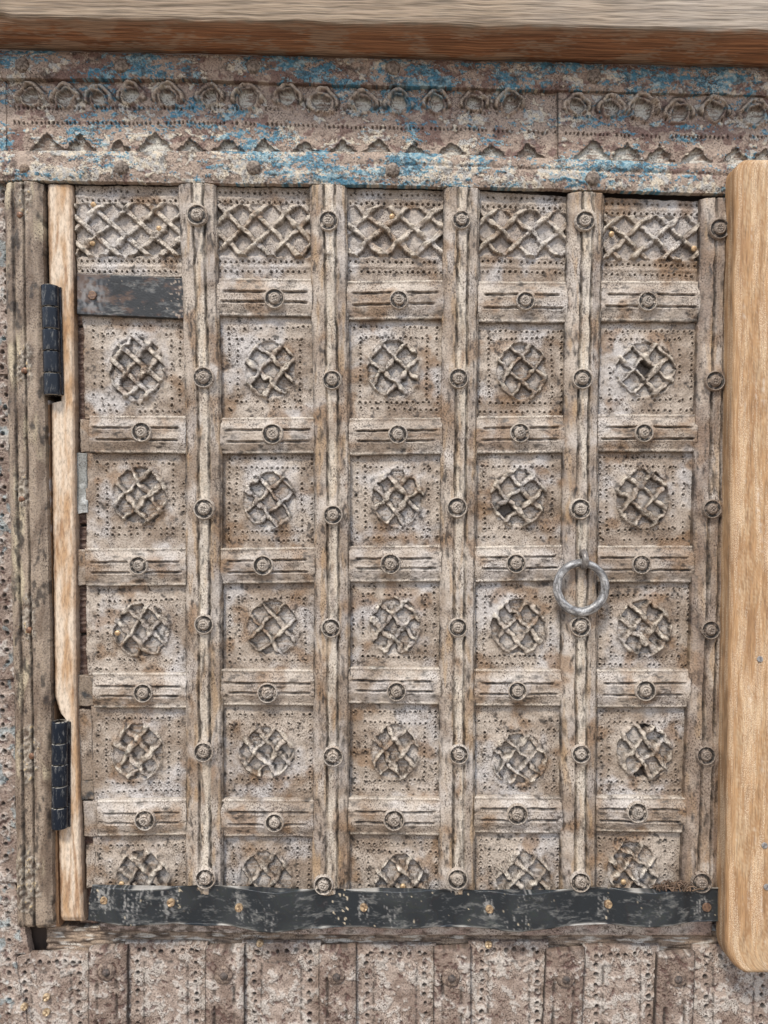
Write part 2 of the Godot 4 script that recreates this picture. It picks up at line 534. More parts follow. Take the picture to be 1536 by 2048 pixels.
func lattice_panel(c: int, door: Node3D) -> void:
	var xl := column_left(c)
	var xr := column_right(c)
	var xa := track(xl, 450)
	var xb := track(xr, 450)
	var ta := track(DOOR_TOP, xa)
	var tb := track(DOOR_TOP, xb)
	var y1: float = H[0][c][0] + 8
	var s := sheet(xl, xr, [[xa, ta], [xb, tb]], [[xa, y1], [xb, y1]], 1.6, 1.6, -4, -14)
	var w: float = [58, 57, 62, 58, 58][c]
	var hgt := rng.randf_range(50, 56)
	var cell := w * hgt / sqrt(w * w + hgt * hgt)
	var half := rng.randf_range(5.2, 6.2)
	var off: float = rng.randf_range(0, 60)
	var band_a := 36.0
	var band_b: float = 143.0 - (tb - 371) * 0.6
	var floors := PackedFloat32Array(); floors.resize(s.x.size())
	var slope := (tb - ta) / (xb - xa) * 0.5
	for k in s.x.size():
		var x := s.x[k]
		var y := s.y[k]
		var yy := y - ta - slope * (x - xa)
		var h := 3.0 * lo.get_noise_2d(x * 2.5, y * 2.5 + 999) + 1.2 * mid.get_noise_2d(x * 1.6, y * 1.6)
		for bead in [23.0, band_b + 20.0, band_b + 2.0]:
			h += 1.9 * exp(-pow((yy - bead + 1.5 * mid.get_noise_2d(x, 50)) / 4.0, 2.0))
		var edge := minf(yy - band_a, band_b - yy) + 5.0 * mid.get_noise_2d(x * 1.5, y)
		if edge > -4.0:
			var ux := x - xa + off + 5.0 * mid.get_noise_2d(x + 500 * c, y)
			var uy := yy + 5.0 * mid.get_noise_2d(x, y + 500 * c)
			var p := ux / w + uy / hgt
			var q := ux / w - uy / hgt
			var o := weave(p, q, cell, half + 1.2 * fine.get_noise_2d(x * 0.5, y * 0.5), 12.0 * (0.85 + 0.4 * mid.get_noise_2d(x * 2, y * 2)))
			var inside := smooth(-1.0, 2.0, edge)
			if o.x < 0.5:
				h -= inside * (2.5 if hash01(roundi(p), roundi(q), c) < 0.85 else 8.0)
				floors[k] = inside
				s.g[k] = 0.85 * o.y * inside * smooth(-0.35, 0.3, fine.get_noise_2d(x * 0.4, y * 0.4 + 300))
			else:
				h += (o.x - 2.5 * (1.0 - smooth(0.0, 3.0, o.x))) * inside
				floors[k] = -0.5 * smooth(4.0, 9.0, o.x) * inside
				s.g[k] = 0.95 * o.y * smooth(-0.3, 0.25, fine.get_noise_2d(x * 0.45 + 40, y * 0.45)) * inside
		s.h[k] = h
	for yy in [12.0, 31.0, band_b + 10.0, band_b + 30.0]:
		var x := xa + 12.0
		while x < xb - 10.0:
			if rng.randf() > 0.08:
				stamp(s, x, ta + yy + slope * (x - xa) + rng.randf_range(-1, 1), rng.randf_range(2.2, 3.0), -rng.randf_range(2.6, 4.2), 1.7, rng.randf_range(0.5, 0.9))
			x += rng.randf_range(10.4, 12.0)
	for k in s.x.size():
		var t := clad_tint(s.x[k], s.y[k], s.g[k], 1.0, 1.0, 0.85)
		t = Color(t.r * 0.93, t.g * 0.925, t.b * 0.92)
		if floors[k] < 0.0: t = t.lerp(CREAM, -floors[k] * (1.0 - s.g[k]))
		if floors[k] > 0.0:
			t = t.lerp(Color(0.48, 0.43, 0.39).lerp(SOOT, s.g[k] * 0.8), floors[k] * 0.55)
		s.c[k] = t
	commit(s, "panel", M.clad, door)

func crosswise_strap(row: int, c: int, door: Node3D) -> void:
	var y0: float = H[row][c][0]
	var y1: float = H[row][c][1]
	var xl := column_left(c).map(func(p): return [p[0], p[1] + 3.0])
	if c == 0:
		var at: float = [0, 180, 172, 187, 196][row]
		xl = [[y0, at], [y1, at + 1]]
	var xr := column_right(c).map(func(p): return [p[0], p[1] - 3.0])
	var xa := track(xl, y0)
	var xb := track(xr, y0)
	var tilt := rng.randf_range(-1.5, 1.5)
	var s := sheet(xl, xr, [[xa, y0 + tilt], [xb, y0 - tilt]], [[xa, y1 + tilt], [xb, y1 - tilt]], 1.9, 1.35, 4, -4)
	var st: Array = H_STUDS[row][c]
	var ga := rng.randf_range(0.32, 0.38)
	var gb := rng.randf_range(0.62, 0.68)
	var shade_edge := 0.0
	var half_groove := rng.randf_range(2.0, 2.7)
	var reach := [rng.randf_range(4, 16), rng.randf_range(4, 16), rng.randf_range(4, 16), rng.randf_range(4, 16)]
	for k in s.x.size():
		var x := s.x[k]
		var y := s.y[k]
		var yy := y - y0 - lerpf(tilt, -tilt, (x - xa) / (xb - xa))
		var t := yy / (y1 - y0)
		var h := 2.0 + 6.0 * smooth(-0.1, 0.4, t) - 8.0 * smooth(0.62, 1.08, t) + 1.6 * lo.get_noise_2d(x * 3, y * 3) + 0.8 * mid.get_noise_2d(x * 2, y * 2)
		h += 1.8 * exp(-pow((t - 0.035) / 0.035, 2.0)) + 1.4 * exp(-pow((t - 0.965) / 0.03, 2.0))
		var ds := Vector2(x - st[0], y - st[1]).length()
		h += 3.0 * (1.0 - smooth(18, 34, ds))
		if ds > 20.0:
			for n in 2:
				var d := absf(yy - (ga if n == 0 else gb) * (y1 - y0) + 1.2 * mid.get_noise_2d(x, y1 + n * 40))
				var fade: float = smooth(0, 7, minf(x - xa - reach[n * 2] + 2, xb - x - reach[n * 2 + 1])) * (0.75 + 0.5 * mid.get_noise_2d(x * 1.4, y0 + 90 * n))
				var hit := exp(-pow(d / half_groove, 4.0)) * clampf(fade, 0.0, 1.0)
				h -= 5.5 * hit
				h += 0.9 * exp(-pow((d - 3.6) / 1.5, 2.0)) * fade
				s.g[k] = maxf(s.g[k], 0.92 * hit)
		var worn := smooth(0.66, 0.95, t) * smooth(0.1, 0.5, fine.get_noise_2d(x * 0.8, y) * 0.6 + mid.get_noise_2d(x * 1.2, y * 2 + 60))
		s.g[k] = maxf(s.g[k], 0.6 * worn)
		s.g[k] = maxf(s.g[k], 0.55 * smooth(0.2, 0.5, mid.get_noise_2d(x * 0.7 + 70 * c, y * 1.6 + 31 * row) + 0.4 * fine.get_noise_2d(x * 0.7, y)))
		s.h[k] = h
		shade_edge = exp(-pow((t - 0.02) / 0.03, 2.0)) + exp(-pow((t - 0.955) / 0.03, 2.0))
		s.g[k] = maxf(s.g[k], 0.65 * exp(-pow((1.0 - t) / 0.03, 2.0)) * smooth(-0.4, 0.3, mid.get_noise_2d(x * 0.7, y)))
		var shade := clad_tint(x, y, 0.0, 0.6, 1.3, 0.5)
		shade = shade.lerp(CREAM, 0.45 * shade_edge * smooth(-0.4, 0.2, mid.get_noise_2d(x * 0.8, y0)))
		shade = shade.lerp(CREAM.lerp(CHALK, 0.4), 0.22 * smooth(0.34, 0.26, t) * smooth(-0.5, 0.3, mid.get_noise_2d(x * 0.6, y * 1.5 + 70)))
		s.c[k] = shade.lerp(SOOT, clampf(s.g[k] * (0.85 + 0.6 * fine.get_noise_2d(x * 0.6, y * 1.3)), 0.0, 0.95))
	commit(s, "crosswise_strap", M.clad, door)

func upright_strap(n: int, door: Node3D) -> void:
	var xl: Array = V[n][0]
	var xr: Array = V[n][1]
	var y0: float = xl[0][0] - 3
	var s := sheet(xl, xr, [[xl[0][1], y0], [xr[0][1], y0 + 2]], [[xl[-1][1], 1783], [xr[-1][1], 1784]], 1.5, 2.0, 9, -4)
	var ga := 0.39
	var gb := 0.68
	var wide := rng.randf_range(0.95, 1.1)
	for k in s.x.size():
		var x := s.x[k]
		var y := s.y[k]
		var l := track(xl, y)
		var r := track(xr, y)
		var t := (x - l) / (r - l)
		var h := 4.0 * smooth(0.0, 0.12, t) + 7.0 * smooth(0.05, 0.42, t) - 7.0 * smooth(0.62, 1.0, t) - 3.0 * smooth(0.93, 1.0, t)
		h += 2.2 * lo.get_noise_2d(x * 2, y * 2 + 200) + 0.8 * mid.get_noise_2d(x * 2, y)
		var ds := 999.0
		for st in V_STUDS[n]:
			if absf(y - st[1]) < 45: ds = minf(ds, Vector2(x - st[0], y - st[1]).length())
		h += 3.0 * (1.0 - smooth(18, 34, ds))
		if ds > 20.0:
			for q in 3:
				var at: float = [ga, gb, 0.97][q]
				var d := absf((t - at) * (r - l) + 2.2 * mid.get_noise_2d(q * 333.0, y * 0.7) + 0.6 * fine.get_noise_2d(q * 99.0, y * 0.4))
				var fade := clampf(0.85 + 0.9 * mid.get_noise_2d(q * 70 + n * 400.0, y * 0.35), 0.15, 1.0)
				if q == 2: fade *= 0.6
				var hit := exp(-pow(d / (2.3 * wide), 4.0)) * fade
				h -= 6.0 * hit
				h += 0.8 * exp(-pow((d - 3.6) / 1.5, 2.0)) * fade
				s.g[k] = maxf(s.g[k], 0.93 * hit)
		# long worn streaks
		var streak := smooth(0.12, 0.5, 0.7 * mid.get_noise_2d(x * 2.2 + n * 900, y * 0.35) + 0.5 * fine.get_noise_2d(x * 1.2, y * 0.4))
		s.g[k] = maxf(s.g[k], 0.7 * streak)
		s.h[k] = h
		var side := (exp(-pow(t / 0.06, 2.0)) + exp(-pow((1.0 - t) / 0.06, 2.0))) * smooth(-0.45, 0.3, mid.get_noise_2d(x * 0.6, y * 0.5 + n * 77))
		s.g[k] = maxf(s.g[k], 0.9 * side)
		var c := clad_tint(x, y, 0.0, 1.3, 0.5, 0.35)
		c = c.lerp(Color(0.42, 0.28, 0.155), 0.6 * smooth(0.1, 0.5, mid.get_noise_2d(x * 1.8 + 777, y * 0.3 + n * 210) + 0.3 * lo.get_noise_2d(x, y * 0.7)))
		if n == 4: c = c.lerp(Color(0.19, 0.13, 0.095), 0.7 * smooth(-0.5, 0.2, mid.get_noise_2d(x * 0.8, y * 0.25 + 999)))  # strap next to the post: dark patina, with some shade painted in
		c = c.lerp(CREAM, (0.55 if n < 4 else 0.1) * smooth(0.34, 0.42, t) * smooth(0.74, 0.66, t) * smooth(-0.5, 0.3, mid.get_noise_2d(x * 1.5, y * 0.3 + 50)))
		s.c[k] = c.lerp(SOOT, clampf(s.g[k] * (0.85 + 0.6 * fine.get_noise_2d(x * 1.3, y * 0.5)), 0.0, 0.95))
	if n == 1: stamp(s, 656, 508, 9, 5, 0, 0)
	commit(s, "upright_strap", M.clad_upright, door)

# round stamped stud: rim, moat, boss with a cross-hatched eye
func stud_mesh(variant: int, patina_shade := 0.0) -> ArrayMesh:  # optional darkening: old patina plus painted shade beside the post
	var rad := [0.0, 1.2, 2.4, 3.6, 4.8, 6.0, 7.0, 8.0, 9.2, 10.4, 11.6, 12.6, 13.4, 14.4, 15.6, 16.6, 17.4, 18.4, 19.4, 20.4, 21.2]
	var sides := 44
	var eye := Vector2(rng.randf_range(-2.5, 2.5), rng.randf_range(-1.5, 2.5))
	var shape := func(i: int, j: int) -> Array:
		var a := -TAU * i / sides
		var r: float = rad[j] * (1.0 + 0.07 * mid.get_noise_2d(cos(a) * 30 + variant * 200, sin(a) * 30))
		var x := cos(a) * r
		var y := sin(a) * r
		var n := fine.get_noise_2d(x * 1.4 + 100 * variant, y * 1.4)
		var d := Vector2(x, y).distance_to(eye * smooth(16.0, 4.0, r))
		var h := 7.5 * (1.0 - smooth(9.0, 13.0, r)) + 3.6 * exp(-pow((r - 18.9) / 1.3, 2.0)) + 0.9 * n
		h -= 2.4 * exp(-pow((d - 8.6) / 1.2, 2.0))
		var g := 1.0 * smooth(11.0, 12.6, r) * (1.0 - smooth(17.0, 18.6, r)) * smooth(-0.75, -0.05, n + 0.9 * mid.get_noise_2d(x * 2 + 55 * variant, y * 2))
		if d < 6.0:
			var hatch := maxf(exp(-pow((fposmod(x + y * 0.3 - eye.x, 4.6) - 2.3) / 1.0, 2.0)), exp(-pow((fposmod(y - x * 0.3 - eye.y, 4.6) - 2.3) / 1.0, 2.0)))
			h -= 2.0 * hatch
			g = maxf(g, 0.65 * hatch)
		g = maxf(g, 0.35 * exp(-pow((d - 8.6) / 1.2, 2.0)))
		if j == rad.size() - 1: h = -5.0
		return [Vector3(x, y, h) * S, g, x, y]
	return free_grid(sides + 1, rad.size(),
		func(i: int, j: int): return shape.call(i % sides, rad.size() - 1 - j)[0],
		func(i: int, j: int):
			var q: Array = shape.call(i % sides, rad.size() - 1 - j)
			return clad_tint(q[2] + 170 * variant, q[3] + 90 * variant, 0.0, 1, 1, 0.3).lerp(Color(0.6, 0.53, 0.455), 0.45).lerp(Color(0.17, 0.12, 0.09), patina_shade).lerp(SOOT, q[1]),
		func(i: int, j: int):
			var q: Array = shape.call(i % sides, rad.size() - 1 - j)
			return Vector2(q[2] / 1024.0 + 0.17 * variant, -q[3] / 1024.0))

# dome-headed nail, radius r, rising by h
func dome_mesh(r: float, rise: float, tint_a: Color, tint_b: Color, flat := false, slot := false) -> ArrayMesh:
	var sides := 20
	var rings := 9
	var sd := rng.randi() % 1000
	var shape := func(i: int, j: int) -> Vector3:
		var t := float(j) / (rings - 1)
		var a := -TAU * (i % sides) / sides
		var rr := r * sin(t * PI / 2) * (1.0 + 0.08 * mid.get_noise_2d(cos(a) * 40 + sd, sin(a) * 40))
		var z := rise * cos(t * PI / 2) if not flat else rise * (1.0 - smooth(0.75, 1.0, t))
		if slot and absf(sin(a) * rr) < r * 0.18: z -= rise * 0.4
		z += 0.06 * r * fine.get_noise_2d(cos(a) * rr * 2 + sd, sin(a) * rr * 2)
		return Vector3(cos(a) * rr, sin(a) * rr, z - (2.0 if j == rings - 1 else 0.0)) * S
	return free_grid(sides + 1, rings,
		func(i: int, j: int): return shape.call(i, rings - 1 - j),
		func(i: int, j: int):
			var p: Vector3 = shape.call(i, rings - 1 - j) / S
			return tint_a.lerp(tint_b, smooth(-0.4, 0.4, fine.get_noise_2d(p.x * 1.2 + sd, p.y * 1.2))),
		func(i: int, j: int):
			var p: Vector3 = shape.call(i, rings - 1 - j) / S
			return Vector2(p.x / 1024, p.y / 1024))

func at(px: float, py: float, z: float) -> Vector3:
	var f := (EYE - z) / EYE
	return Vector3((px - 768.0) * f, (1024.0 - py) * f, z) * S

func spot(called: String, mesh: Mesh, m: Material, px: float, py: float, z: float, parent: Node3D, size := 1.0) -> MeshInstance3D:
	var o := put(called, mesh, m, parent)
	o.position = at(px, py, z)
	o.rotation.z = rng.randf() * TAU
	o.scale = Vector3(size, size, 1)
	return o

func timber_tint(x: float, y: float, a: Color, b: Color, along_x: bool) -> Color:
	var n: float
	var m: float
	if along_x:
		n = mid.get_noise_2d(x * 0.15, y * 2.2)
		m = fine.get_noise_2d(x * 0.1, y * 1.6)
	else:
		n = mid.get_noise_2d(x * 2.2, y * 0.15)
		m = fine.get_noise_2d(x * 1.6, y * 0.1)
	return a.lerp(b, smooth(-0.5, 0.5, n * 0.8 + m * 0.5 + 0.5 * lo.get_noise_2d(x, y + 333)))

# ---------------------------------------------------------------- the things

func build_wicket() -> void:
	var door := thing("wicket_door", "whitewashed metal-clad wicket door with five columns of studded square panels and a ring", "door")
	for c in 5:
		lattice_panel(c, door)
	for row in 5:
		for c in 5:
			round_panel(row, c, door)
	for row in 5:
		for c in 5:
			if row > 0 or c > 0: crosswise_strap(row, c, door)
	for n in 5:
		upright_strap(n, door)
	var studs := []
	var dark_studs := []
	for v in 8: studs.append(stud_mesh(v))
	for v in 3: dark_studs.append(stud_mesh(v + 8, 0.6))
	for row in 5:
		for c in 5:
			if row == 0 and c == 0: continue
			spot("stud", studs[rng.randi() % 8], M.clad, H_STUDS[row][c][0], H_STUDS[row][c][1], 16.0, door, rng.randf_range(0.9, 1.04))
	for n in 5:
		for p in V_STUDS[n]:
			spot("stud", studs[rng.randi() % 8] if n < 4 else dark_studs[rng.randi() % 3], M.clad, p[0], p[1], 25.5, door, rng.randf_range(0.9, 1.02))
	# black repair patch in place of the top left strap
	var s := quad(154, 546, 368, 556, 154, 629, 370, 638, 2.0, 8, -4, 0.4)
	for k in s.x.size():
		var x := s.x[k]
		var y := s.y[k]
		s.h[k] = 1.2 * lo.get_noise_2d(x * 2, y * 2)
		var t := Color(0.012, 0.012, 0.014).lerp(Color(0.09, 0.05, 0.03), 0.8 * smooth(-0.1, 0.5, mid.get_noise_2d(x * 0.9, y * 1.5 + 40) + 0.5 * fine.get_noise_2d(x * 0.6, y * 2) + lo.get_noise_2d(x, y)))
		t = t.lerp(Color(0.33, 0.33, 0.33), 0.6 * smooth(0.42, 0.0, Vector2(x - 183, (y - 592) * 0.8).length() / 110.0) * smooth(-0.5, 0.4, fine.get_noise_2d(x, y * 0.6)))
		t = t.lerp(Color(0.45, 0.36, 0.28), 0.6 * smooth(0.62, 0.8, fine.get_noise_2d(x * 1.3, y * 1.3) + 0.45 * smooth(320, 370, x)))
		s.c[k] = t
	commit(s, "repair_patch", M.black_iron, door).set_meta("label", "black painted repair plate in place of the top left crosswise strap")
	var rusty := dome_mesh(9, 3, Color(0.2, 0.12, 0.075), Color(0.1, 0.06, 0.045), true)
	spot("screw", rusty, M.screw, 185, 591, 8.5, door)
	# old edge board seen beside the pale stile
	s = sheet([[365, 140], [1850, 160]], [[365, 178], [1300, 192], [1850, 196]], [[140, 372], [178, 372]], [[140, 1846], [178, 1846]], 2.2, 2.2, -14, -40)
	for k in s.x.size():
		var y := s.y[k]
		var rib := fine.get_noise_2d(s.x[k] * 0.15, y * 1.3)
		s.h[k] = 2.5 * rib + 2 * mid.get_noise_2d(s.x[k], y)
		var crack := smooth(0.985, 1.0, sin(y * 0.031 + 2.0 * lo.get_noise_1d(y)))
		s.h[k] -= 9 * crack
		s.c[k] = Color(0.085, 0.045, 0.033).lerp(Color(0.2, 0.14, 0.11), smooth(-0.1, 0.6, rib)).lerp(SOOT, crack)
	commit(s, "edge_board", M.flaky, door)
	# scraps of sheet folded round the edge
	for f in [[160, 838, 180, 905, 0], [152, 905, 174, 1028, 1], [154, 1098, 174, 1172, 0], [152, 1350, 188, 1413, 2], [155, 1418, 184, 1562, 0], [160, 1560, 186, 1600, 2], [166, 1602, 206, 1674, 0], [172, 1690, 190, 1776, 0]]:
		s = quad(f[0], f[1], f[2], f[1] + 2, f[0] + 2, f[3], f[2] + 2, f[3] - 2, 1.8, -3, -14)
		for k in s.x.size():
			var x := s.x[k]
			var y := s.y[k]
			s.h[k] = 2.5 * mid.get_noise_2d(x * 1.5, y * 0.7)
			var t := clad_tint(x, y, 0.1, 1.2, 0.6, 0.4)
			if f[4] == 1: t = Color(0.25, 0.25, 0.235).lerp(Color(0.5, 0.5, 0.48), smooth(0.2, 0.6, mid.get_noise_2d(x, y)) + smooth(1000, 1024, y) * 0.7)
			elif f[4] == 2: t = Color(0.24, 0.185, 0.14).lerp(Color(0.05, 0.05, 0.05), smooth(-0.1, 0.4, mid.get_noise_2d(x, y)))
			s.c[k] = t
		commit(s, "edge_scrap", M.clad, door)
	# black strap across the foot
	var top := [[176, 1772], [330, 1775], [440, 1774], [540, 1778], [640, 1783], [700, 1781], [760, 1778], [830, 1780], [900, 1784], [1000, 1782], [1100, 1783], [1200, 1778], [1300, 1780], [1440, 1780]]
	var bottom := [[172, 1844], [322, 1847], [410, 1856], [440, 1854], [540, 1858], [640, 1861], [700, 1856], [740, 1852], [880, 1857], [1000, 1859], [1100, 1857], [1200, 1852], [1330, 1849], [1440, 1846]]
	s = sheet([[1772, 183], [1800, 176], [1846, 174]], [[1772, 1442], [1846, 1442]], top, bottom, 2.6, 2.0, 34, 27, 0.35)
	var screws := [[209, 1800], [342, 1805], [478, 1815], [728, 1814], [979, 1818], [1216, 1808], [1413, 1814]]
	for k in s.x.size():
		var x := s.x[k]
		var y := s.y[k]
		s.h[k] = 11.0 * sin(x * 0.0245 + 1.1) + 6.0 * lo.get_noise_2d(x * 1.5, y * 0.4)
		var near := 1e9
		for p in screws: near = minf(near, Vector2((x - p[0]) * 1.1, (y - p[1]) * 0.6).length())
		var wear := smooth(0.5, 0.95, 0.4 * mid.get_noise_2d(x * 1.3, y * 0.5) + 0.45 * fine.get_noise_2d(x * 1.6, y * 0.9) + 0.25 * grit.get_noise_2d(x, y) + 0.75 * exp(-pow(near / 18.0, 2.0)) + 0.3 * smooth(0.5, 1.0, sin(x * 0.0245 + 1.1)) + 0.35 * fine.get_noise_2d(x * 1.4, y * 0.15) + 0.2 * smooth(500, 200, x))
		var t := Color(0.013, 0.016, 0.02).lerp(Color(0.03, 0.035, 0.037), smooth(-0.3, 0.5, lo.get_noise_2d(x, y)))
		var ends := minf(y - track(top, x), track(bottom, x) - y)
		t = t.lerp(Color(0.3, 0.29, 0.275), 0.75 * wear)
		t = t.lerp(Color(0.45, 0.42, 0.38), 0.7 * exp(-pow(ends / 2.2, 2.0)) * smooth(-0.1, 0.4, mid.get_noise_2d(x * 0.5, y + 20)))
		t = t.lerp(Color(0.6, 0.5, 0.36), 0.8 * smooth(0.74, 0.9, fine.get_noise_2d(x * 1.3, y * 0.8 + 80) + 0.55 * smooth(0.0, 1.0, mid.get_noise_2d(x, 40))))
		s.c[k] = t
	commit(s, "foot_strap", M.black_iron, door)
	var brass := dome_mesh(8, 4, Color(0.42, 0.3, 0.18), Color(0.16, 0.1, 0.06), true, true)
	for p in screws:
		spot("screw", brass if p[0] < 1400 else rusty, M.screw, p[0], p[1], 35.0 + 11.0 * sin(p[0] * 0.0245 + 1.1), door)
	# loose tan nails in the panels
	var tan_nail := dome_mesh(5.5, 3.5, Color(0.6, 0.44, 0.25), Color(0.35, 0.22, 0.12))
	for p in [[187, 409], [318, 457], [185, 486], [784, 433], [1223, 468], [1388, 497], [235, 1266], [243, 1768], [806, 1773], [1247, 1764]]:
		spot("nail", tan_nail, M.screw, p[0], p[1], 2, door)
	# the door's lower rail showing under the strap
	s = sheet([[1840, 200], [1880, 200]], [[1840, 1424], [1880, 1424]], [[200, 1838], [1424, 1838]], [[200, 1862], [600, 1868], [730, 1871], [1000, 1873], [1424, 1873]], 3.0, 2.0, -2, -30)
	for k in s.x.size():
		var x := s.x[k]
		var y := s.y[k]
		s.h[k] = 2.0 * mid.get_noise_2d(x * 0.6, y * 1.5) - 4.0 * smooth(1868, 1874, y)
		var t := Color(0.36, 0.26, 0.215).lerp(Color(0.5, 0.42, 0.36), smooth(-0.4, 0.4, mid.get_noise_2d(x * 0.5, y)))
		t = t.lerp(Color(0.07, 0.045, 0.03), 0.8 * smooth(0.1, 0.6, fine.get_noise_2d(x * 0.4, y) + 0.4 * smooth(700, 300, x)))
		s.c[k] = t
	commit(s, "bottom_rail", M.flaky, door)
	# pale new timber along the hinge side
	s = sheet([[368, 95], [788, 103], [790, 122], [803, 122], [805, 104], [850, 104], [1395, 111], [1428, 122], [1441, 134], [1640, 134], [1660, 118], [1843, 122]], [[368, 146], [850, 151], [1400, 154], [1550, 159], [1700, 163], [1843, 170]], [[95, 370], [146, 371]], [[122, 1842], [170, 1844]], 1.8, 2.4, 4, -40, 0.7)
	for k in s.x.size():
		var x := s.x[k]
		var y := s.y[k]
		var i := k % (s.nu + 1)
		var e := float(mini(i, s.nu - i)) / s.nu
		s.h[k] = 4.0 * smooth(0.0, 0.14, e) + 1.5 * mid.get_noise_2d(x * 1.0, y * 0.1) - 6.0 * smooth(1830, 1843, y)
		var white := smooth(-0.5, 0.35, 0.3 * fine.get_noise_2d(x * 1.0 + 50, y * 0.15) + 0.45 * mid.get_noise_2d(x * 1.6 + 50, y * 0.28) + 0.6 * lo.get_noise_2d(x * 3, y * 0.9))
		var t := Color(0.44, 0.27, 0.145).lerp(Color(0.66, 0.54, 0.42), white)
		t = t.lerp(Color(0.3, 0.16, 0.075), 0.75 * smooth(0.25, 0.6, mid.get_noise_2d(x * 2.5, y * 0.3 + 800) + 0.35 * smooth(1650, 1830, y)))
		t = t.lerp(Color(0.2, 0.11, 0.06), 0.6 * smooth(0.16, 0.02, e))
		s.c[k] = t
	commit(s, "hinge_stile", M.pale_wood, door)
	hinge(door, Vector2(100, 572), Vector2(106, 791), 17)
	hinge(door, Vector2(120, 1442), Vector2(120, 1655), 16)
	ring_handle(door)

func hinge(door: Node3D, a: Vector2, b: Vector2, r: float) -> void:
	var o := Node3D.new()
	o.name = numbered("hinge")
	door.add_child(o, true)
	var zc := 16.0
	var sd := rng.randi() % 500
	for n in 5:
		var p := a.lerp(b, n / 5.0 + (0.004 if n > 0 else 0.0))
		var q := a.lerp(b, (n + 1) / 5.0 - (0.004 if n < 4 else 0.0))
		var rr := r * (1.0 - 0.02 * (n % 2))
		var prof := [[0.0, 0.0], [0.0, 0.9], [0.03, 1.0], [0.3, 1.0], [0.7, 1.0], [0.97, 1.0], [1.0, 0.9], [1.0, 0.0]]
		var me := free_grid(25, prof.size(),
			func(i: int, j: int):
				var f: float = prof[j][0]
				var w: float = prof[j][1] * rr
				var ang := -TAU * (i % 24) / 24.0
				var base := at(lerpf(p.x, q.x, f), lerpf(p.y, q.y, f), zc)
				return base + Vector3(cos(ang) * w, 0, -sin(ang) * w * 1.0) * S,
			func(i: int, j: int):
				var t := Color(0.011, 0.015, 0.02)
				return t.lerp(Color(0.5, 0.46, 0.4), 0.8 if (j == 1 or j == 6) and grit.get_noise_2d(i * 9.0, n * 50.0 + sd) > -0.1 else 0.0),
			func(i: int, j: int): return Vector2(i * 0.004 + 0.13 * sd, lerpf(p.y, q.y, prof[j][0]) / 1024.0))
		var k := put("knuckle", me, M.hinge_paint, o)
		k.name = numbered("knuckle")
	# the leaf beside the knuckles, let into the stile
	var s := quad(a.x + r * 0.6, a.y + 1, a.x + r + 5, a.y + 2, b.x + r * 0.6, b.y - 1, b.x + r + 4, b.y - 1, 3.0, 11, -10, 0.3)
	for k in s.x.size():
		s.c[k] = Color(0.012, 0.015, 0.019)
	commit(s, "leaf_plate", M.hinge_paint, o)

func ring_handle(door: Node3D) -> void:
	var o := Node3D.new()
	o.name = numbered("ring_handle")
	door.add_child(o, true)
	var path := PackedVector3Array()
	var rad := PackedFloat32Array()
	var n := 72
	for k in n:
		var ang := TAU * k / n
		var wob := mid.get_noise_2d(cos(ang) * 40, sin(ang) * 40)
		var rr := 47.5 + 0.8 * wob
		path.append(at(1162 + sin(ang) * rr * 1.01, 1174.5 - cos(ang) * rr * 1.03, 34.0 - 6.0 * (0.5 - 0.5 * cos(ang))))
		rad.append((8.4 + 0.35 * mid.get_noise_2d(k * 9.0, 0) - 0.7 * cos(ang)) * S)
	put("ring", tube(path, rad, 18, true, func(i: int, j: int):
		var w := 0.8 * fine.get_noise_2d((i % 18) * 9.0, (j % n) * 2.0) + 0.7 * mid.get_noise_2d((i % 18) * 6.0, (j % n) * 5.0) + 0.15
		return Color(0.2, 0.195, 0.195).lerp(Color(0.55, 0.54, 0.53), smooth(0.0, 0.6, w)).lerp(Color(0.1, 0.085, 0.075), smooth(0.2, 0.7, -w))), M.worn_iron, o)
	path = PackedVector3Array()
	rad = PackedFloat32Array()
	for k in 22:
		var ang := PI + 0.3 - 0.6 + (TAU - 0.6) * k / 21.0
		path.append(at(1167, 1119 - 14.5 * sin(ang + 0.6) , 32) + Vector3(0, 0, 16.0 * cos(ang + 0.6)) * S)
		rad.append((6.6 if k > 0 and k < 21 else 3.0) * S)
	put("staple", tube(path, rad, 14, false, func(i: int, j: int):
		return Color(0.2, 0.18, 0.165).lerp(Color(0.42, 0.39, 0.36), smooth(0.0, 0.5, fine.get_noise_2d(i * 9.0, j * 9.0)))), M.worn_iron, o)

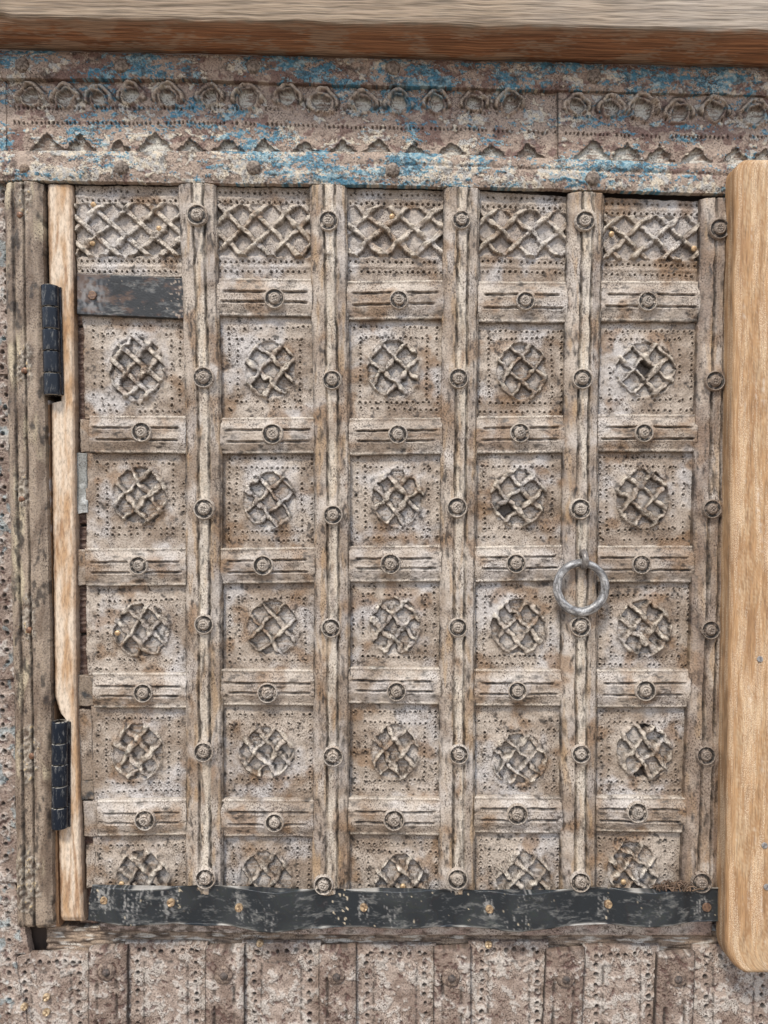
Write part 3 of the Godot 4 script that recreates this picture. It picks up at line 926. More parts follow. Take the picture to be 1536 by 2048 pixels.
# flaking paint over old sheet: bare, cream, blue and maroon by turns
func paint_tint(s: Sheet, k: int, blue: float, maroon: float, cream: float) -> Color:
	var x := s.x[k]
	var y := s.y[k]
	var a := mid.get_noise_2d(x * 0.6, y * 0.85 + 5000)
	var b := fine.get_noise_2d(x * 0.7, y * 0.9 + 300)
	var c := lo.get_noise_2d(x * 0.9 + 2000, y * 1.6)
	var d := fine.get_noise_2d(x * 0.7 + 1000, y * 0.7)
	var t := Color(0.4, 0.31, 0.25).lerp(Color(0.24, 0.165, 0.13), smooth(-0.3, 0.5, a + 0.4 * b))
	var f := a * 0.8 + b * 0.36
	var on_cream := smooth(0.03, 0.08, f + cream - 0.25 + 0.5 * c)
	t = t.lerp(Color(0.6, 0.52, 0.41).lerp(Color(0.43, 0.415, 0.39), smooth(-0.3, 0.3, d)), on_cream)
	s.h[k] += 1.1 * on_cream
	var g := mid.get_noise_2d(x * 0.7 + 800, y * 1.1) * 0.75 + d * 0.4
	var on_maroon := smooth(0.04, 0.12, g + maroon - 0.4 - 0.6 * c)
	t = t.lerp(Color(0.15, 0.075, 0.065), 0.7 * on_maroon)
	var bl := mid.get_noise_2d(x * 0.55 + 1800, y * 1.5 + 100) * 0.6 + fine.get_noise_2d(x * 0.6 + 50, y * 1.1) * 0.5 + 0.28 * grit.get_noise_2d(x * 0.8, y)
	var on_blue := smooth(0.03, 0.09, bl + blue - 0.42 + 0.75 * lo.get_noise_2d(x * 0.8 + 900, y * 1.4))
	t = t.lerp(Color(0.035, 0.2, 0.31).lerp(Color(0.28, 0.42, 0.47), smooth(-0.2, 0.5, b + 0.4 * a)), 0.9 * on_blue)
	s.h[k] += 0.9 * on_blue
	# dark lips where the paint lifts
	var lip := exp(-pow((f + cream - 0.25 + 0.5 * c - 0.02) / 0.03, 2.0))
	t = t.lerp(Color(0.09, 0.06, 0.045), 0.65 * lip)
	var crack := exp(-pow(fine.get_noise_2d(x * 0.55 + 3000, y * 0.75) / 0.05, 2.0)) * smooth(-0.05, 0.3, mid.get_noise_2d(x * 0.8 + 60, y + 4000))
	t = t.lerp(Color(0.07, 0.05, 0.04), 0.75 * crack)
	s.h[k] -= 1.2 * crack
	return t.lerp(SOOT, clampf(s.g[k], 0, 0.9))

func build_header() -> void:
	var o := thing("painted_header", "flaking blue and brown painted metal band with a row of pierced arches above the door", "door header")
	# upper and lower plain bands
	for n in 2:
		var top: Array = [[[-30, 99], [0, 101], [768, 118], [1560, 138]], [[-30, 302], [0, 302], [768, 305], [1450, 330], [1560, 334]]][n]
		var bottom: Array = [[[-30, 157], [0, 158], [400, 160], [768, 173], [1560, 193]], [[-30, 362], [0, 362], [768, 372], [1100, 379], [1450, 389], [1560, 392]]][n]
		var s := sheet([[100, -30], [400, -30]], [[100, 1560], [400, 1560]], top, bottom, 1.8, 1.6, 12, -8 if n == 0 else 1)
		for k in s.x.size():
			var x := s.x[k]
			var y := s.y[k]
			var t := (y - track(top, x)) / (track(bottom, x) - track(top, x))
			s.h[k] = 5.0 * smooth(-0.05, 0.22, t) - 4.0 * smooth(0.75, 1.05, t) + 3.0 * lo.get_noise_2d(x * 1.4, y * 2) + 1.4 * mid.get_noise_2d(x, y) + 0.8 * fine.get_noise_2d(x, y)
			if n == 1: s.h[k] -= 2.5 * exp(-pow((t - 0.38) / 0.05, 2.0)) * smooth(500, 900, x)
			s.g[k] = 0.6 * smooth(0.25, 0.6, mid.get_noise_2d(x * 1.2 + 60, y * 1.2) + 0.2 * grit.get_noise_2d(x, y))
			if n == 0: s.c[k] = paint_tint(s, k, 0.30 + 0.1 * smooth(500, 1100, x), 0.28, 0.1)
			else: s.c[k] = paint_tint(s, k, 0.28 * smooth(150, 500, x) + 0.04, 0.0, 0.32)
		commit(s, "plain_band", M.flaky, o)
	# the pierced band, in two lengths that meet at a seam
	var holes := [[62, 197, 15], [131, 197, 15], [197, 198, 13], [263, 194, 14], [337, 197, 16], [420, 196, 14], [495, 199, 17], [575, 198, 15], [645, 208, 17], [726, 210, 16], [797, 210, 16], [873, 208, 14], [948, 208, 14], [1019, 210, 15], [1153, 215, 13], [1222, 218, 14], [1285, 220, 18], [1357, 228, 16], [1429, 224, 16], [1509, 232, 18]]
	var teeth := [[95, 272], [162, 274], [238, 285], [310, 268], [382, 280], [457, 280], [530, 283], [612, 286], [687, 283], [755, 281], [828, 289], [903, 288], [983, 290], [1055, 292], [1185, 286], [1253, 291], [1318, 296], [1390, 300], [1470, 298], [1530, 300]]
	for part in 2:
		var xa: float = [12.0, 1114.0][part]
		var xb: float = [1120.0, 1560.0][part]
		var top := [[-30, 155], [400, 158], [768, 168], [1560, 190]]
		var bottom := [[-30, 308], [768, 311], [1450, 335], [1560, 340]]
		var s := sheet([[150, xa], [320, xa + 2]], [[150, xb], [320, xb - 2]], top, bottom, 1.6, 1.6, 2.0 + 4.0 * part, -12)
		var floors := PackedFloat32Array(); floors.resize(s.x.size())
		for k in s.x.size():
			var x := s.x[k]
			var y := s.y[k]
			var h := 3.5 * lo.get_noise_2d(x * 2, y * 2) + 2.0 * mid.get_noise_2d(x * 1.2, y * 1.2) + 0.9 * fine.get_noise_2d(x, y)
			for q: Array in holes:
				if absf(x - q[0]) > 42: continue
				var wob: float = 1.0 + 0.35 * mid.get_noise_2d(x * 1.3, y * 1.3 + 60)
				var dx: float = x - q[0]
				var dy: float = y - q[1]
				var d: float = Vector2(dx, dy * 1.05).length() / (q[2] * wob)
				# a pointed arch over the hole
				var arch: float = absf(dx) * 1.0 + (dy + 6.0) * 1.1
				var arch_d := absf(maxf(Vector2(dx, dy).length() - 3.0, (absf(dx) + absf(dy) * 0.95) * 0.74) - q[2] - 9.0)
				if dy > 4: arch_d += (dy - 4) * 0.7
				h += 11.0 * exp(-pow(arch_d / 4.2, 4.0)) * (0.8 + 0.8 * mid.get_noise_2d(x, y + 400))
				h += 6.5 * exp(-pow((d - 1.22) / 0.2, 2.0))
				if d < 1.0:
					h -= 6.0 * (1.0 - smooth(0.85, 1.0, d))
					floors[k] = maxf(floors[k], 1.0 - smooth(0.9, 1.0, d))
				s.g[k] = maxf(s.g[k], 0.7 * exp(-pow((d - 1.0) / 0.14, 2.0)))
				s.g[k] = maxf(s.g[k], 0.85 * exp(-pow((arch_d - 5.0) / 2.4, 2.0)) * smooth(-0.4, 0.2, mid.get_noise_2d(x * 1.2 + 800, y)) * (1.0 - smooth(8, 24, dy)))
			for q: Array in teeth:
				if absf(x - q[0]) > 36: continue
				var dx: float = absf(x - q[0]) + 9.0 * mid.get_noise_2d(x * 1.5, y * 1.5) + 5.0 * fine.get_noise_2d(x * 0.8, y * 0.8)
				var dy: float = y - q[1]
				var e: float = dy - dx * 0.85
				var open := smooth(-1.0, 2.0, e) * smooth(330.0, 320.0, y)
				h -= 6.0 * open
				floors[k] = maxf(floors[k], open)
				h += 3.5 * exp(-pow((e + 4.5) / 4.0, 2.0)) * smooth(26, 14, dx)
				s.g[k] = maxf(s.g[k], 0.8 * exp(-pow((e + 1.5) / 2.2, 2.0)) * smooth(34, 24, dx))
			if part == 1: s.g[k] = maxf(s.g[k], 0.8 * smooth(xa + 5, xa + 1, x))
			s.h[k] = h
		for line in 2:
			var x := xa + 18
			while x < xb - 8:
				if rng.randf() < 0.85 and not (line == 0 and x > 560 and rng.randf() < 0.8):
					var y: float = [217.0, 247.0][line] + (10.0 * smooth(400, 800, x) if line == 1 else 6.0 * smooth(400, 800, x)) + 18.0 * smooth(800, 1400, x)
					stamp(s, x, y + rng.randf_range(-1, 1), rng.randf_range(2.0, 2.8), -3.0, 1.2, rng.randf_range(0.3, 0.75))
				x += rng.randf_range(7.5, 9.5)
		for k in s.x.size():
			var x := s.x[k]
			var y := s.y[k]
			var crest := smooth(3.5, 8.0, s.h[k]) * (1.0 - floors[k])
			var t := paint_tint(s, k, 0.16 - 0.06 * smooth(700, 1000, x), 0.24, 0.04)
			t = t.lerp(Color(0.56, 0.46, 0.36), 0.6 * crest * (1.0 - s.g[k]))
			if floors[k] > 0:
				var n := fine.get_noise_2d(x * 0.2, y * 2.0)
				t = t.lerp(Color(0.56, 0.53, 0.47).lerp(Color(0.24, 0.18, 0.14), smooth(-0.2, 0.6, n + mid.get_noise_2d(x, y) + 0.4 * smooth(300, 150, x))), floors[k])
			s.c[k] = t
		commit(s, "pierced_band", M.flaky, o)
	# left end strip
	var s := sheet([[150, -30], [320, -30]], [[150, 12], [320, 14]], [[-30, 154], [12, 154]], [[-30, 310], [12, 310]], 2, 2, 4, -12)
	for k in s.x.size():
		s.h[k] = 2 * mid.get_noise_2d(s.x[k], s.y[k])
		s.c[k] = paint_tint(s, k, 0.2, 0.2, 0.1)
	commit(s, "end_strip", M.flaky, o)
	var dark := dome_mesh(14.5, 11, Color(0.33, 0.27, 0.22), Color(0.11, 0.085, 0.07))
	var pale := dome_mesh(13, 7, Color(0.3, 0.22, 0.16), Color(0.16, 0.11, 0.08))
	for p in [[45, 131], [243, 132], [507, 133], [786, 137], [1188, 154], [243, 336], [507, 336], [785, 341], [1185, 357]]:
		spot("stud", dark, M.flaky, p[0], p[1], 17, o)
	spot("stud", pale, M.flaky, 49, 339, 16, o, 0.8)

func build_lintel() -> void:
	var o := thing("lintel_beam", "weathered grey wooden lintel beam with reddish brown underside across the top", "beam")
	var rows := 190
	var cols := 520
	var reach := func(x: float) -> float: return lerpf(104, 121, (x + 800) / 1600.0)
	var low := func(x: float) -> float: return lerpf(926, 886, (x + 800) / 1600.0) + 2.5 * lo.get_noise_2d(x, 77)
	# profile from the back of the underside forward, round the arris and up the face
	var prof := func(x: float, t: float) -> Vector3:   # x, y, z in units, and t 0..1
		var z1: float = reach.call(x)
		var y1: float = low.call(x)
		var rr := 9.0
		var p: Vector2
		if t < 0.5: p = Vector2(lerpf(0.0, z1 - rr, t / 0.5), y1)
		elif t < 0.58:
			var a := (t - 0.5) / 0.08 * PI / 2
			p = Vector2(z1 - rr + sin(a) * rr, y1 + rr - cos(a) * rr)
		else: p = Vector2(z1, y1 + rr + (t - 0.58) / 0.42 * 150.0)
		return Vector3(x, p.y, p.x)
	var place := func(i: int, j: int) -> Vector3:
		var x := -830.0 + 1660.0 * i / (cols - 1)
		var t := 1.0 - float(j) / (rows - 1)
		var p: Vector3 = prof.call(x, t)
		var grain := 0.9 * fine.get_noise_2d(x * 0.1, t * 400) + 1.5 * mid.get_noise_2d(x * 0.2, t * 150)
		if t < 0.55: p.y += grain
		else: p.z += grain
		# a chipped hollow near the left end of the arris
		var chip := exp(-pow((x + 735) / 32.0, 4.0)) * exp(-pow((t - 0.52) / 0.07, 2.0))
		p.y += 9.0 * chip
		p.z -= 6.0 * chip
		return p * S
	var tint := func(i: int, j: int) -> Color:
		var x := -830.0 + 1660.0 * i / (cols - 1)
		var t := 1.0 - float(j) / (rows - 1)
		var n := mid.get_noise_2d(x * 0.05, t * 500) * 0.5 + fine.get_noise_2d(x * 0.03, t * 600) * 0.6
		var face := Color(0.31, 0.235, 0.165).lerp(Color(0.24, 0.175, 0.12), smooth(-0.4, 0.5, n + 0.3 * lo.get_noise_2d(x, 0)))
		face = face.lerp(Color(0.4, 0.345, 0.29), 0.7 * smooth(100, 800, x + 200 * lo.get_noise_2d(x, t * 90)))
		var under := Color(0.5, 0.24, 0.12).lerp(Color(0.25, 0.11, 0.056), smooth(-0.4, 0.4, n))
		under = under.lerp(Color(0.5, 0.37, 0.27), 0.6 * smooth(0.05, 0.5, 0.5 * fine.get_noise_2d(x * 0.5, t * 300) + mid.get_noise_2d(x * 0.3, t * 120 + 40) + 0.45 * smooth(0.22, 0.0, t) + 0.35 * smooth(-300, -750, x)))
		under = under.lerp(Color(0.33, 0.22, 0.15), 0.5 * smooth(0.38, 0.5, t))
		return under.lerp(face, smooth(0.5, 0.56, t + 0.03 * mid.get_noise_2d(x, 3)))
	var uv := func(i: int, j: int) -> Vector2:
		return Vector2((-830.0 + 1660.0 * i / (cols - 1)) / 1024.0, (1.0 - float(j) / (rows - 1)) * 0.33)
	put("timber", free_grid(cols, rows, place, tint, uv), M.wood_across, o)

func build_post() -> void:
	var o := thing("timber_post", "thick golden brown timber post with rounded ends at the right edge", "post")
	var cols := 100
	var rows := 420
	var y_top := 679.0
	var y_end := -887.0
	var front := 68.0
	var rr := 13.0
	var left_at := func(y: float) -> float:
		var base := lerpf(656.5, 676.4, (y - y_end) / (y_top - y_end)) + 1.2 * lo.get_noise_2d(y, 5)
		var a := maxf(0.0, 26.0 - (y_top - y))
		var b := maxf(0.0, 62.0 - (y - y_end))
		return base + 26.0 - sqrt(maxf(0.0, 26.0 * 26.0 - a * a)) + (62.0 - sqrt(maxf(0.0, 62.0 * 62.0 - b * b))) * 0.8
	var param := func(i: int) -> Vector3:   # how far across, in z, kind
		var t := float(i) / (cols - 1)
		if t < 0.3: return Vector3(0.0, lerpf(16.0, front - rr, t / 0.3), 0.0)
		if t < 0.4:
			var a := (t - 0.3) / 0.1 * PI / 2
			return Vector3(rr - cos(a) * rr, front - rr + sin(a) * rr, 0.5)
		return Vector3(rr + (t - 0.4) / 0.6 * 150.0, front, 1.0)
	var place := func(i: int, j: int) -> Vector3:
		var y := lerpf(y_top, y_end, clampf((j - 1.0) / (rows - 3.0), 0.0, 1.0))
		var p: Vector3 = param.call(i)
		var x: float = left_at.call(y) + p.x
		# the ends roll over
		var e := minf(y_top - y, y - y_end)
		var roll := 12.0 * (1.0 - sqrt(1.0 - pow(1.0 - clampf(e / 12.0, 0.0, 1.0), 2.0)))
		var z := minf(p.y, front - roll) + 0.8 * mid.get_noise_2d(x * 1.4, y * 0.12)
		if p.z > 0.4: z += 0.5 * fine.get_noise_2d(x * 1.3, y * 0.15)
		if j == 0 or j == rows - 1: z = 16.0
		return Vector3(x, y, z) * S
	var tint := func(i: int, j: int) -> Color:
		var y := lerpf(y_top, y_end, clampf((j - 1.0) / (rows - 3.0), 0.0, 1.0))
		var p: Vector3 = param.call(i)
		var x: float = left_at.call(y) + p.x + p.y * 0.3
		var n := mid.get_noise_2d(x * 1.6, y * 0.12) * 0.8 + fine.get_noise_2d(x * 1.2, y * 0.2) * 0.5
		var t := Color(0.42, 0.245, 0.118).lerp(Color(0.31, 0.17, 0.078), smooth(-0.4, 0.5, n))
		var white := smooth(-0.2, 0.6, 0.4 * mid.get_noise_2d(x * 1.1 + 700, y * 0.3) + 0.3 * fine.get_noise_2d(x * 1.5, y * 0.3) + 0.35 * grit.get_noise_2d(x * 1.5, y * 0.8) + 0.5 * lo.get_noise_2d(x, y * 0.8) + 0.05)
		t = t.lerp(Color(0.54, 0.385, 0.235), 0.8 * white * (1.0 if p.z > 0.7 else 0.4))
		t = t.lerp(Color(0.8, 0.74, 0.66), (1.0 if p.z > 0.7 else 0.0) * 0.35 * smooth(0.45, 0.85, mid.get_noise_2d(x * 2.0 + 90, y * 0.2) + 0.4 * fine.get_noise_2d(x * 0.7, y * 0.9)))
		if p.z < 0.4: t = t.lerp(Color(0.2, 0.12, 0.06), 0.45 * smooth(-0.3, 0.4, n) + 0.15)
		return t
	var uv := func(i: int, j: int) -> Vector2:
		var p: Vector3 = param.call(i)
		return Vector2((p.x + p.y) / 1024.0, -lerpf(y_top, y_end, float(j) / (rows - 1)) / 1024.0)
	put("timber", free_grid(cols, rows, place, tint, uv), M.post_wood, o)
	var bolt := dome_mesh(6, 3, Color(0.3, 0.29, 0.28), Color(0.14, 0.13, 0.13), true)
	for p in [[1528, 1690], [1532, 1773], [1519, 1318]]:
		spot("nail", bolt, M.screw, p[0], p[1], front - 1, o)

func build_jamb() -> void:
	var o := thing("door_jamb", "grooved dark door jamb with torn metal strips left of the pale hinge stile", "jamb")
	var left := [[360, 9], [850, 17], [1400, 29], [1855, 35]]
	var right := [[360, 86], [850, 91], [1400, 103], [1855, 106]]
	var s := sheet(left, right, [[9, 366], [86, 366]], [[35, 1853], [106, 1856]], 1.6, 2.2, 16, -40)
	var tears := [[52, 400, 16, 40], [52, 735, 17, 48], [48, 985, 13, 34], [58, 1240, 17, 50], [60, 1505, 20, 48], [58, 1760, 24, 60]]
	for k in s.x.size():
		var x := s.x[k]
		var y := s.y[k]
		var l := track(left, y)
		var w := track(right, y) - l
		var t := (x - l) / w
		var h := 7.0 * smooth(0.0, 0.1, t) - 8.0 * smooth(0.82, 1.02, t) + 2.0 * lo.get_noise_2d(x * 2, y * 1.2) + 1.2 * mid.get_noise_2d(x * 1.5, y * 0.6) + 0.7 * fine.get_noise_2d(x, y * 0.3)
		h -= 8.0 * smooth(25, 0, y - 366) * smooth(-4, 20, absf(x - 50) - 20)
		h -= 7.0 * smooth(1846, 1856, y)
		var g := 0.0
		for q in 2:
			var d := absf(t - [0.24, 0.52][q] + 0.02 * mid.get_noise_2d(q * 200.0, y * 0.5)) * w
			var fade := clampf(0.9 + 0.8 * mid.get_noise_2d(q * 90.0 + 40, y * 0.4), 0.3, 1.0)
			h -= 5.5 * exp(-pow(d / 2.2, 4.0)) * fade
			g = maxf(g, 0.9 * exp(-pow(d / 2.3, 4.0)) * fade)
		h -= 2.0 * smooth(0.24, 0.27, t) * smooth(0.55, 0.5, t)
		var torn := 0.0
		for q: Array in tears:
			if absf(y - q[1]) > q[3] + 14: continue
			torn = maxf(torn, smooth(1.15, 0.75, Vector2((x - q[0]) / q[2], (y - q[1]) / q[3]).length() + 0.6 * mid.get_noise_2d(x * 1.2, y * 1.4)))
		var crinkle := fine.get_noise_2d(x * 0.9 + y * 0.3, y * 0.7)
		h += torn * (1.5 + 3.0 * crinkle)
		s.h[k] = h
		var n := mid.get_noise_2d(x * 1.5, y * 0.25 + 700)
		var c := Color(0.33, 0.255, 0.19).lerp(Color(0.17, 0.12, 0.085), smooth(-0.35, 0.45, n + 0.4 * lo.get_noise_2d(x, y * 0.8)))
		c = c.lerp(Color(0.55, 0.46, 0.32), 0.8 * smooth(0.05, 0.5, lo.get_noise_2d(x * 2 + 100, y * 0.8) + 0.5 * n - 0.3 * t + 0.3 * smooth(1650, 1850, y)))
		c = c.lerp(SOOT, 0.8 * smooth(0.18, 0.55, mid.get_noise_2d(x * 1.4 + 333, y * 0.5) + 0.35 * fine.get_noise_2d(x, y * 0.6)))
		c = c.lerp(Color(0.36, 0.31, 0.25).lerp(Color(0.1, 0.07, 0.05), smooth(-0.1, 0.4, -crinkle)), torn * 0.8)
		c = c.lerp(Color(0.58, 0.42, 0.22), torn * smooth(0.45, 0.65, crinkle))
		s.c[k] = c.lerp(SOOT, g * (0.9 + 0.5 * fine.get_noise_2d(x, y * 0.5)))
	commit(s, "grooved_face", M.clad_upright, o)
	# the bare timber behind it
	s = sheet([[798, 70], [1856, 80]], [[798, 99], [1100, 103], [1400, 109], [1440, 110], [1858, 119]], [[70, 798], [99, 800]], [[80, 1857], [119, 1855]], 1.8, 2.6, 2, -40, 0.6)
	for k in s.x.size():
		var x := s.x[k]
		var y := s.y[k]
		s.h[k] = 1.0 * mid.get_noise_2d(x * 2, y * 0.15) - 5.0 * smooth(1846, 1857, y)
		var c := Color(0.36, 0.2, 0.1).lerp(Color(0.2, 0.115, 0.065), smooth(-0.4, 0.4, mid.get_noise_2d(x * 2, y * 0.2)))
		var white := smooth(0.05, 0.3, mid.get_noise_2d(x * 0.5, y * 0.5 + 90) + 0.5 * fine.get_noise_2d(x * 0.3, y * 0.3)) * smooth(8, 3, absf(x - track(s.left, y) - 25))
		s.c[k] = c.lerp(Color(0.62, 0.6, 0.6), 0.8 * white)
	commit(s, "bare_edge", M.pale_wood, o)
	var rust := dome_mesh(6.5, 4, Color(0.2, 0.1, 0.055), Color(0.1, 0.055, 0.035))
	for p in [[40, 430], [49, 741], [44, 998], [58, 1260], [64, 1512]]:
		spot("nail", rust, M.screw, p[0], p[1], 22, o)

func build_tuft() -> void:
	var o := thing("dry_fibre_tuft", "small brown tuft of dry fibres lodged on the right end of the black strap", "debris")
	var st := SurfaceTool.new()
	for n in 120:
		var path := PackedVector3Array()
		var rad := PackedFloat32Array()
		var x0 := 1345.0 + rng.randfn(0, 17)
		var rise := (22.0 - absf(x0 - 1350.0) * 0.3) * rng.randf_range(0.3, 1.1)
		var lean := rng.randf_range(-26, 26)
		var z0 := rng.randf_range(16, 38)
		for k in 5:
			var f := k / 4.0
			path.append(at(x0 + lean * f, 1782 - maxf(2.0, rise) * sin(f * PI * 0.75), z0 + 5.0 * sin(f * 3.0 + n)))
			rad.append((1.7 - 1.0 * f) * S)
		var c := Color(0.2, 0.13, 0.085).lerp(Color(0.06, 0.04, 0.03), rng.randf())
		st.append_from(tube(path, rad, 5, false, func(_i: int, _j: int): return c), 0, Transform3D())
	var m := base_material(0.9)
	put("fibres", st.commit(), m, o)

func flaky_tint(x: float, y: float, g: float, dark: float) -> Array:
	var a := fine.get_noise_2d(x * 0.8 + 40, y * 0.8)
	var b := mid.get_noise_2d(x * 1.3, y * 1.3 + 222)
	var c := lo.get_noise_2d(x * 2.0, y * 2.0 + 50)
	var t := Color(0.42, 0.335, 0.28).lerp(Color(0.23, 0.165, 0.13), smooth(-0.3, 0.5, c + dark))
	var white := smooth(0.0, 0.2, 0.4 * a + 0.6 * b - 0.5 * c - 0.5 * dark - 0.04)
	t = t.lerp(Color(0.55, 0.51, 0.465), 0.6 * white)
	var red := smooth(0.16, 0.28, 0.55 * fine.get_noise_2d(x * 0.9, y * 0.9 + 900) + 0.55 * mid.get_noise_2d(x * 1.5 + 70, y * 1.5) - 0.1 + 0.45 * dark)
	t = t.lerp(Color(0.095, 0.045, 0.038), 0.75 * red)
	var rim := exp(-pow((0.4 * a + 0.6 * b - 0.5 * c - 0.5 * dark - 0.06) / 0.04, 2.0))
	t = t.lerp(Color(0.12, 0.085, 0.065), 0.5 * rim * smooth(-0.3, 0.2, fine.get_noise_2d(x + 600, y)))
	var crack := exp(-pow(fine.get_noise_2d(x * 0.7 + 3000, y * 0.7) / 0.06, 2.0)) * smooth(-0.1, 0.3, mid.get_noise_2d(x * 0.9 + 60, y * 0.9 + 4000))
	t = t.lerp(Color(0.08, 0.055, 0.045), 0.6 * crack)
	return [t.lerp(SOOT, clampf(g, 0, 0.9)), 1.8 * white - 1.8 * red - 1.0 * crack]

func build_gate() -> void:
	var o := thing("old_gate", "old metal-plated gate leaf with peeling white and maroon paint below the wicket door", "gate")
	# dark timber core that everything is nailed to
	var core := BoxMesh.new()
	core.size = Vector3(1900, 2400, 60) * S
	var mm := base_material(0.85)
	mm.albedo_color = Color(0.06, 0.04, 0.03).linear_to_srgb()
	mm.vertex_color_use_as_albedo = false
	var cm := put("timber_core", core, mm, o)
	cm.position = Vector3(0, 0, -72) * S
	# a rough rail right under the wicket door
	var rail := sheet([[1850, 92], [1905, 96]], [[1850, 1600], [1905, 1600]], [[92, 1852], [1600, 1862]], [[92, 1925], [300, 1912], [1600, 1925]], 2.6, 1.6, -16, -42)
	for k in rail.x.size():
		var x := rail.x[k]
		var y := rail.y[k]
		var n := fine.get_noise_2d(x * 0.18, y * 1.6)
		rail.h[k] = 4.0 * mid.get_noise_2d(x * 0.5, y * 2) + 3.0 * n
		var c := Color(0.3, 0.22, 0.16).lerp(Color(0.1, 0.07, 0.05), smooth(-0.2, 0.5, n + mid.get_noise_2d(x, y * 2)))
		rail.c[k] = c.lerp(Color(0.62, 0.57, 0.5), 0.8 * smooth(0.15, 0.45, mid.get_noise_2d(x * 0.6 + 400, y * 2.5) + 0.4 * n))
	commit(rail, "rough_rail", M.flaky, o)
	# straps and plates of the lower gate
	var straps := [[176, 255, 1895, 0], [410, 489, 1895, 0], [637, 713, 1895, 0], [867, 942, 1896, 0], [1092, 1171, 1900, -8], [1314, 1391, 1907, -6]]
	var studs := [[212, 1943], [447, 1950], [672, 1952], [902, 1955], [1131, 1957], [1355, 1957]]
	var edges := [[30, 176], [255, 410], [489, 637], [713, 867], [942, 1092], [1171, 1314], [1391, 1540]]
	var tops := [1905, 1884, 1884, 1888, 1882, 1890, 1892]
	for n in 7:
		var xa: float = edges[n][0] - 5
		var xb: float = edges[n][1] + 5
		var t: float = tops[n]
		var s := sheet([[t, xa], [2075, xa - (6 if n > 4 else 0)]], [[t, xb], [2075, xb - (6 if n > 3 else 0)]], [[xa, t + (12 if n == 0 else 0)], [xa + 40, t], [xb, t + 1]], [[xa, 2075], [xb, 2075]], 1.8, 1.8, -6, -15)
		for k in s.x.size():
			var x := s.x[k]
			var y := s.y[k]
			s.h[k] = 3.0 * lo.get_noise_2d(x * 2, y * 2) + 1.8 * mid.get_noise_2d(x * 1.4, y * 1.4)
			# raised inner field with grimy borders
			var fx := minf(x - xa - 40, xb - 40 - x)
			var fy := y - t - 40
			var e := minf(fx, fy)
			s.h[k] += 2.0 * smooth(-3, 2, e)
			s.g[k] = 0.8 * exp(-pow((e + 1.0) / 2.6, 2.0)) * smooth(-0.25, 0.15, fine.get_noise_2d(x * 0.9 + 90, y * 0.9))
		var rows := 9
		for q in rows:
			for side in [xa + 26, xb - 22]:
				stamp(s, side + rng.randf_range(-2, 2), t + 20 + q * 20 + rng.randf_range(-3, 3), rng.randf_range(3.6, 4.8), -4.5, 1.6, rng.randf_range(0.6, 0.95))
		for q in 6:
			stamp(s, lerpf(xa + 26, xb - 22, (q + 0.5) / 6.0) + rng.randf_range(-3, 3), t + 18 + rng.randf_range(-3, 3), rng.randf_range(3.4, 4.6), -4.5, 1.6, rng.randf_range(0.6, 0.95))
		for k in s.x.size():
			var f := flaky_tint(s.x[k], s.y[k], s.g[k], -0.1)
			s.c[k] = f[0]
			s.h[k] += f[1]
		commit(s, "plate", M.flaky, o)
	for n in 6:
		var a: Array = straps[n]
		var s := sheet([[a[2], a[0]], [2075, a[0] + a[3]]], [[a[2], a[1]], [2075, a[1] + a[3]]], [[a[0], a[2] + 2], [a[1], a[2] - 2]], [[a[0], 2075], [a[1], 2075]], 1.8, 1.8, 5, -9)
		for k in s.x.size():
			var x := s.x[k]
			var y := s.y[k]
			var t: float = (x - track(s.left, y)) / (a[1] - a[0])
			var h := 4.0 * smooth(0.0, 0.15, t) - 4.0 * smooth(0.85, 1.0, t) + 2.0 * lo.get_noise_2d(x * 2, y * 2) + 1.5 * mid.get_noise_2d(x * 1.5, y * 1.5) - 3 * smooth(8, 0, y - a[2])
			for q in [0.24, 0.74]:
				var d := absf(t - q) * 78.0 + mid.get_noise_2d(q * 300, y) * 2.0
				var on: float = exp(-pow(d / 2.6, 2.0)) * smooth(40, 70, y - a[2]) * smooth(-0.4, 0.2, mid.get_noise_2d(q * 500 + n * 70, y * 0.8))
				h -= 4.0 * on
				s.g[k] = maxf(s.g[k], 0.85 * on)
			s.g[k] = maxf(s.g[k], 0.5 * smooth(20, 4, y - a[2]) * smooth(-0.2, 0.4, fine.get_noise_2d(x * 0.6, y * 0.6)))
			s.g[k] = maxf(s.g[k], 0.85 * (exp(-pow(t / 0.03, 2.0)) + exp(-pow((1.0 - t) / 0.03, 2.0))))
			var f := flaky_tint(x, y, s.g[k], 0.3 * smooth(-0.4, 0.3, lo.get_noise_2d(x * 1.5 + 900, y * 1.5)) + 0.08)
			s.c[k] = f[0]
			s.h[k] = h + f[1]
		commit(s, "strap", M.flaky, o)
		var head := dome_mesh(18, 6, Color(0.3, 0.225, 0.175), Color(0.11, 0.075, 0.06))
		spot("stud", head, M.flaky, studs[n][0], studs[n][1], 10, o, rng.randf_range(0.9, 1.05))
		var boss := dome_mesh(8.5, 8, Color(0.13, 0.1, 0.085), Color(0.05, 0.04, 0.036))
		spot("stud", boss, M.flaky, studs[n][0] + 1, studs[n][1] + 1, 13, o)
	# plates down the left edge, beside the jamb
	var cuts := [366, 530, 745, 960, 1355, 1590, 1760, 1905, 2075]
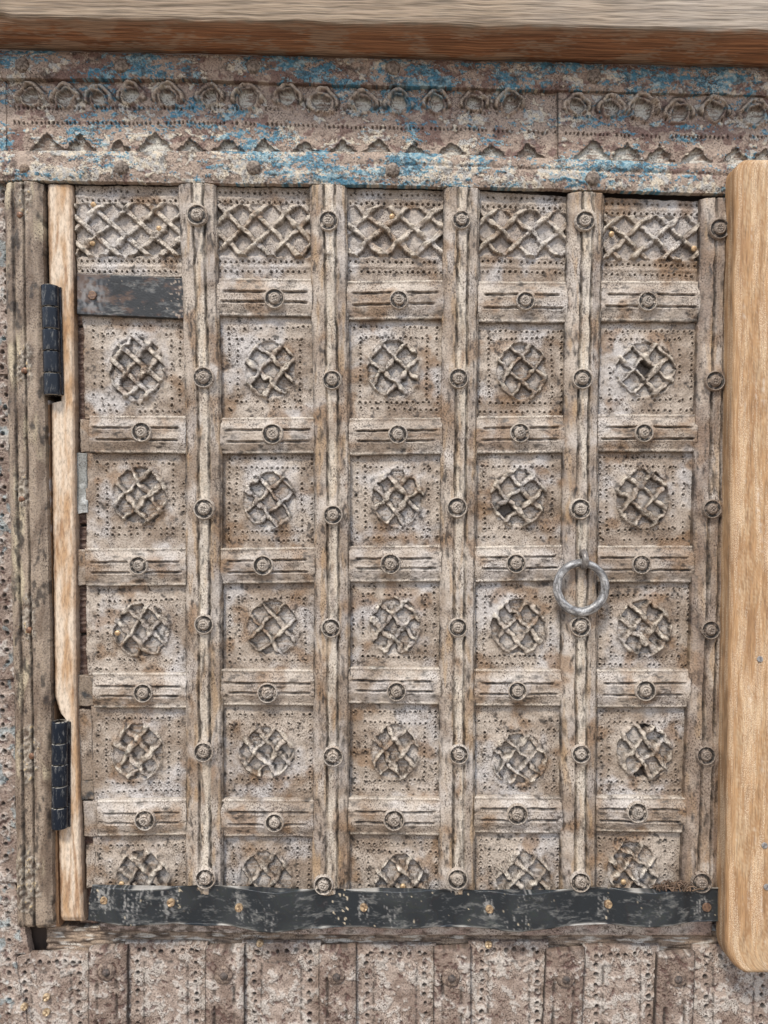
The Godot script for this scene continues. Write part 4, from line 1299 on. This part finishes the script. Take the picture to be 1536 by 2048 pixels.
	for n in cuts.size() - 1:
		var y0: float = cuts[n]
		var y1: float = cuts[n + 1] + 4
		var s := sheet([[y0, -40], [y1, -40]], [[y0, 30], [y1, 46 if n < 6 else 62]], [[-40, y0], [40, y0 + 2]], [[-40, y1], [40, y1]], 1.8, 1.8, -8.0 + 4.0 * (n % 2), -26)
		for k in s.x.size():
			s.h[k] = 3.0 * lo.get_noise_2d(s.x[k] * 2, s.y[k] * 2) + 2.2 * mid.get_noise_2d(s.x[k] * 1.4, s.y[k] * 1.4)
		for q in int((y1 - y0) / 27):
			stamp(s, 6.0 + 6.0 * sin(n + q * 0.4) + y0 * 0.004, y0 + 14 + q * 27 + rng.randf_range(-4, 4), rng.randf_range(3.6, 4.8), -4.5, 1.6, 0.85)
		for k in s.x.size():
			var f := flaky_tint(s.x[k], s.y[k], s.g[k], 0.05)
			var c: Color = f[0]
			c = c.lerp(Color(0.22, 0.32, 0.35), 0.5 * smooth(0.25, 0.45, mid.get_noise_2d(s.x[k] + 90, s.y[k] * 0.8) + 0.4 * lo.get_noise_2d(s.x[k], s.y[k] + 60) + 0.1 * smooth(900, 500, s.y[k])))
			s.c[k] = c
			s.h[k] += f[1]
		commit(s, "edge_plate", M.flaky, o)
	var tan_nail := dome_mesh(7, 4, Color(0.55, 0.42, 0.27), Color(0.25, 0.17, 0.1), true, true)
	for p in [[49, 2013], [93, 2024], [93, 1994], [520, 1886], [977, 1889]]:
		spot("screw", tan_nail, M.screw, p[0], p[1], 1, o)

func _ready() -> void:
	rng.seed = 7
	var cam := Camera3D.new()
	cam.name = "camera"
	cam.fov = 65.0
	cam.near = 0.05
	cam.far = 50.0
	cam.position = Vector3(0, 0, EYE * S)
	add_child(cam)
	cam.current = true
	var we := WorldEnvironment.new()
	we.name = "world"
	var env := Environment.new()
	env.background_mode = Environment.BG_SKY
	var sm := ProceduralSkyMaterial.new()
	sm.sky_top_color = Color(0.80, 0.86, 0.95)
	sm.sky_horizon_color = Color(0.93, 0.93, 0.93)
	sm.sky_curve = 0.2
	sm.ground_horizon_color = Color(0.60, 0.56, 0.52)
	sm.ground_bottom_color = Color(0.54, 0.5, 0.46)
	var sky := Sky.new()
	sky.sky_material = sm
	env.sky = sky
	env.tonemap_mode = Environment.TONE_MAPPER_LINEAR
	env.tonemap_exposure = 2.4
	env.background_energy_multiplier = 0.8
	env.sdfgi_enabled = true
	env.ssao_enabled = true
	env.ssil_enabled = true
	we.environment = env
	add_child(we)
	var sun := DirectionalLight3D.new()
	sun.name = "sun"
	sun.light_color = Color(1.0, 0.965, 0.91)
	sun.light_energy = 0.5
	sun.light_angular_distance = 10.0
	sun.shadow_enabled = true
	sun.rotation_degrees = Vector3(-53, -20, 0)
	add_child(sun)
	make_noise()
	make_materials()
	build_gate()
	build_header()
	build_lintel()
	build_jamb()
	build_wicket()
	build_post()
	build_tuft()
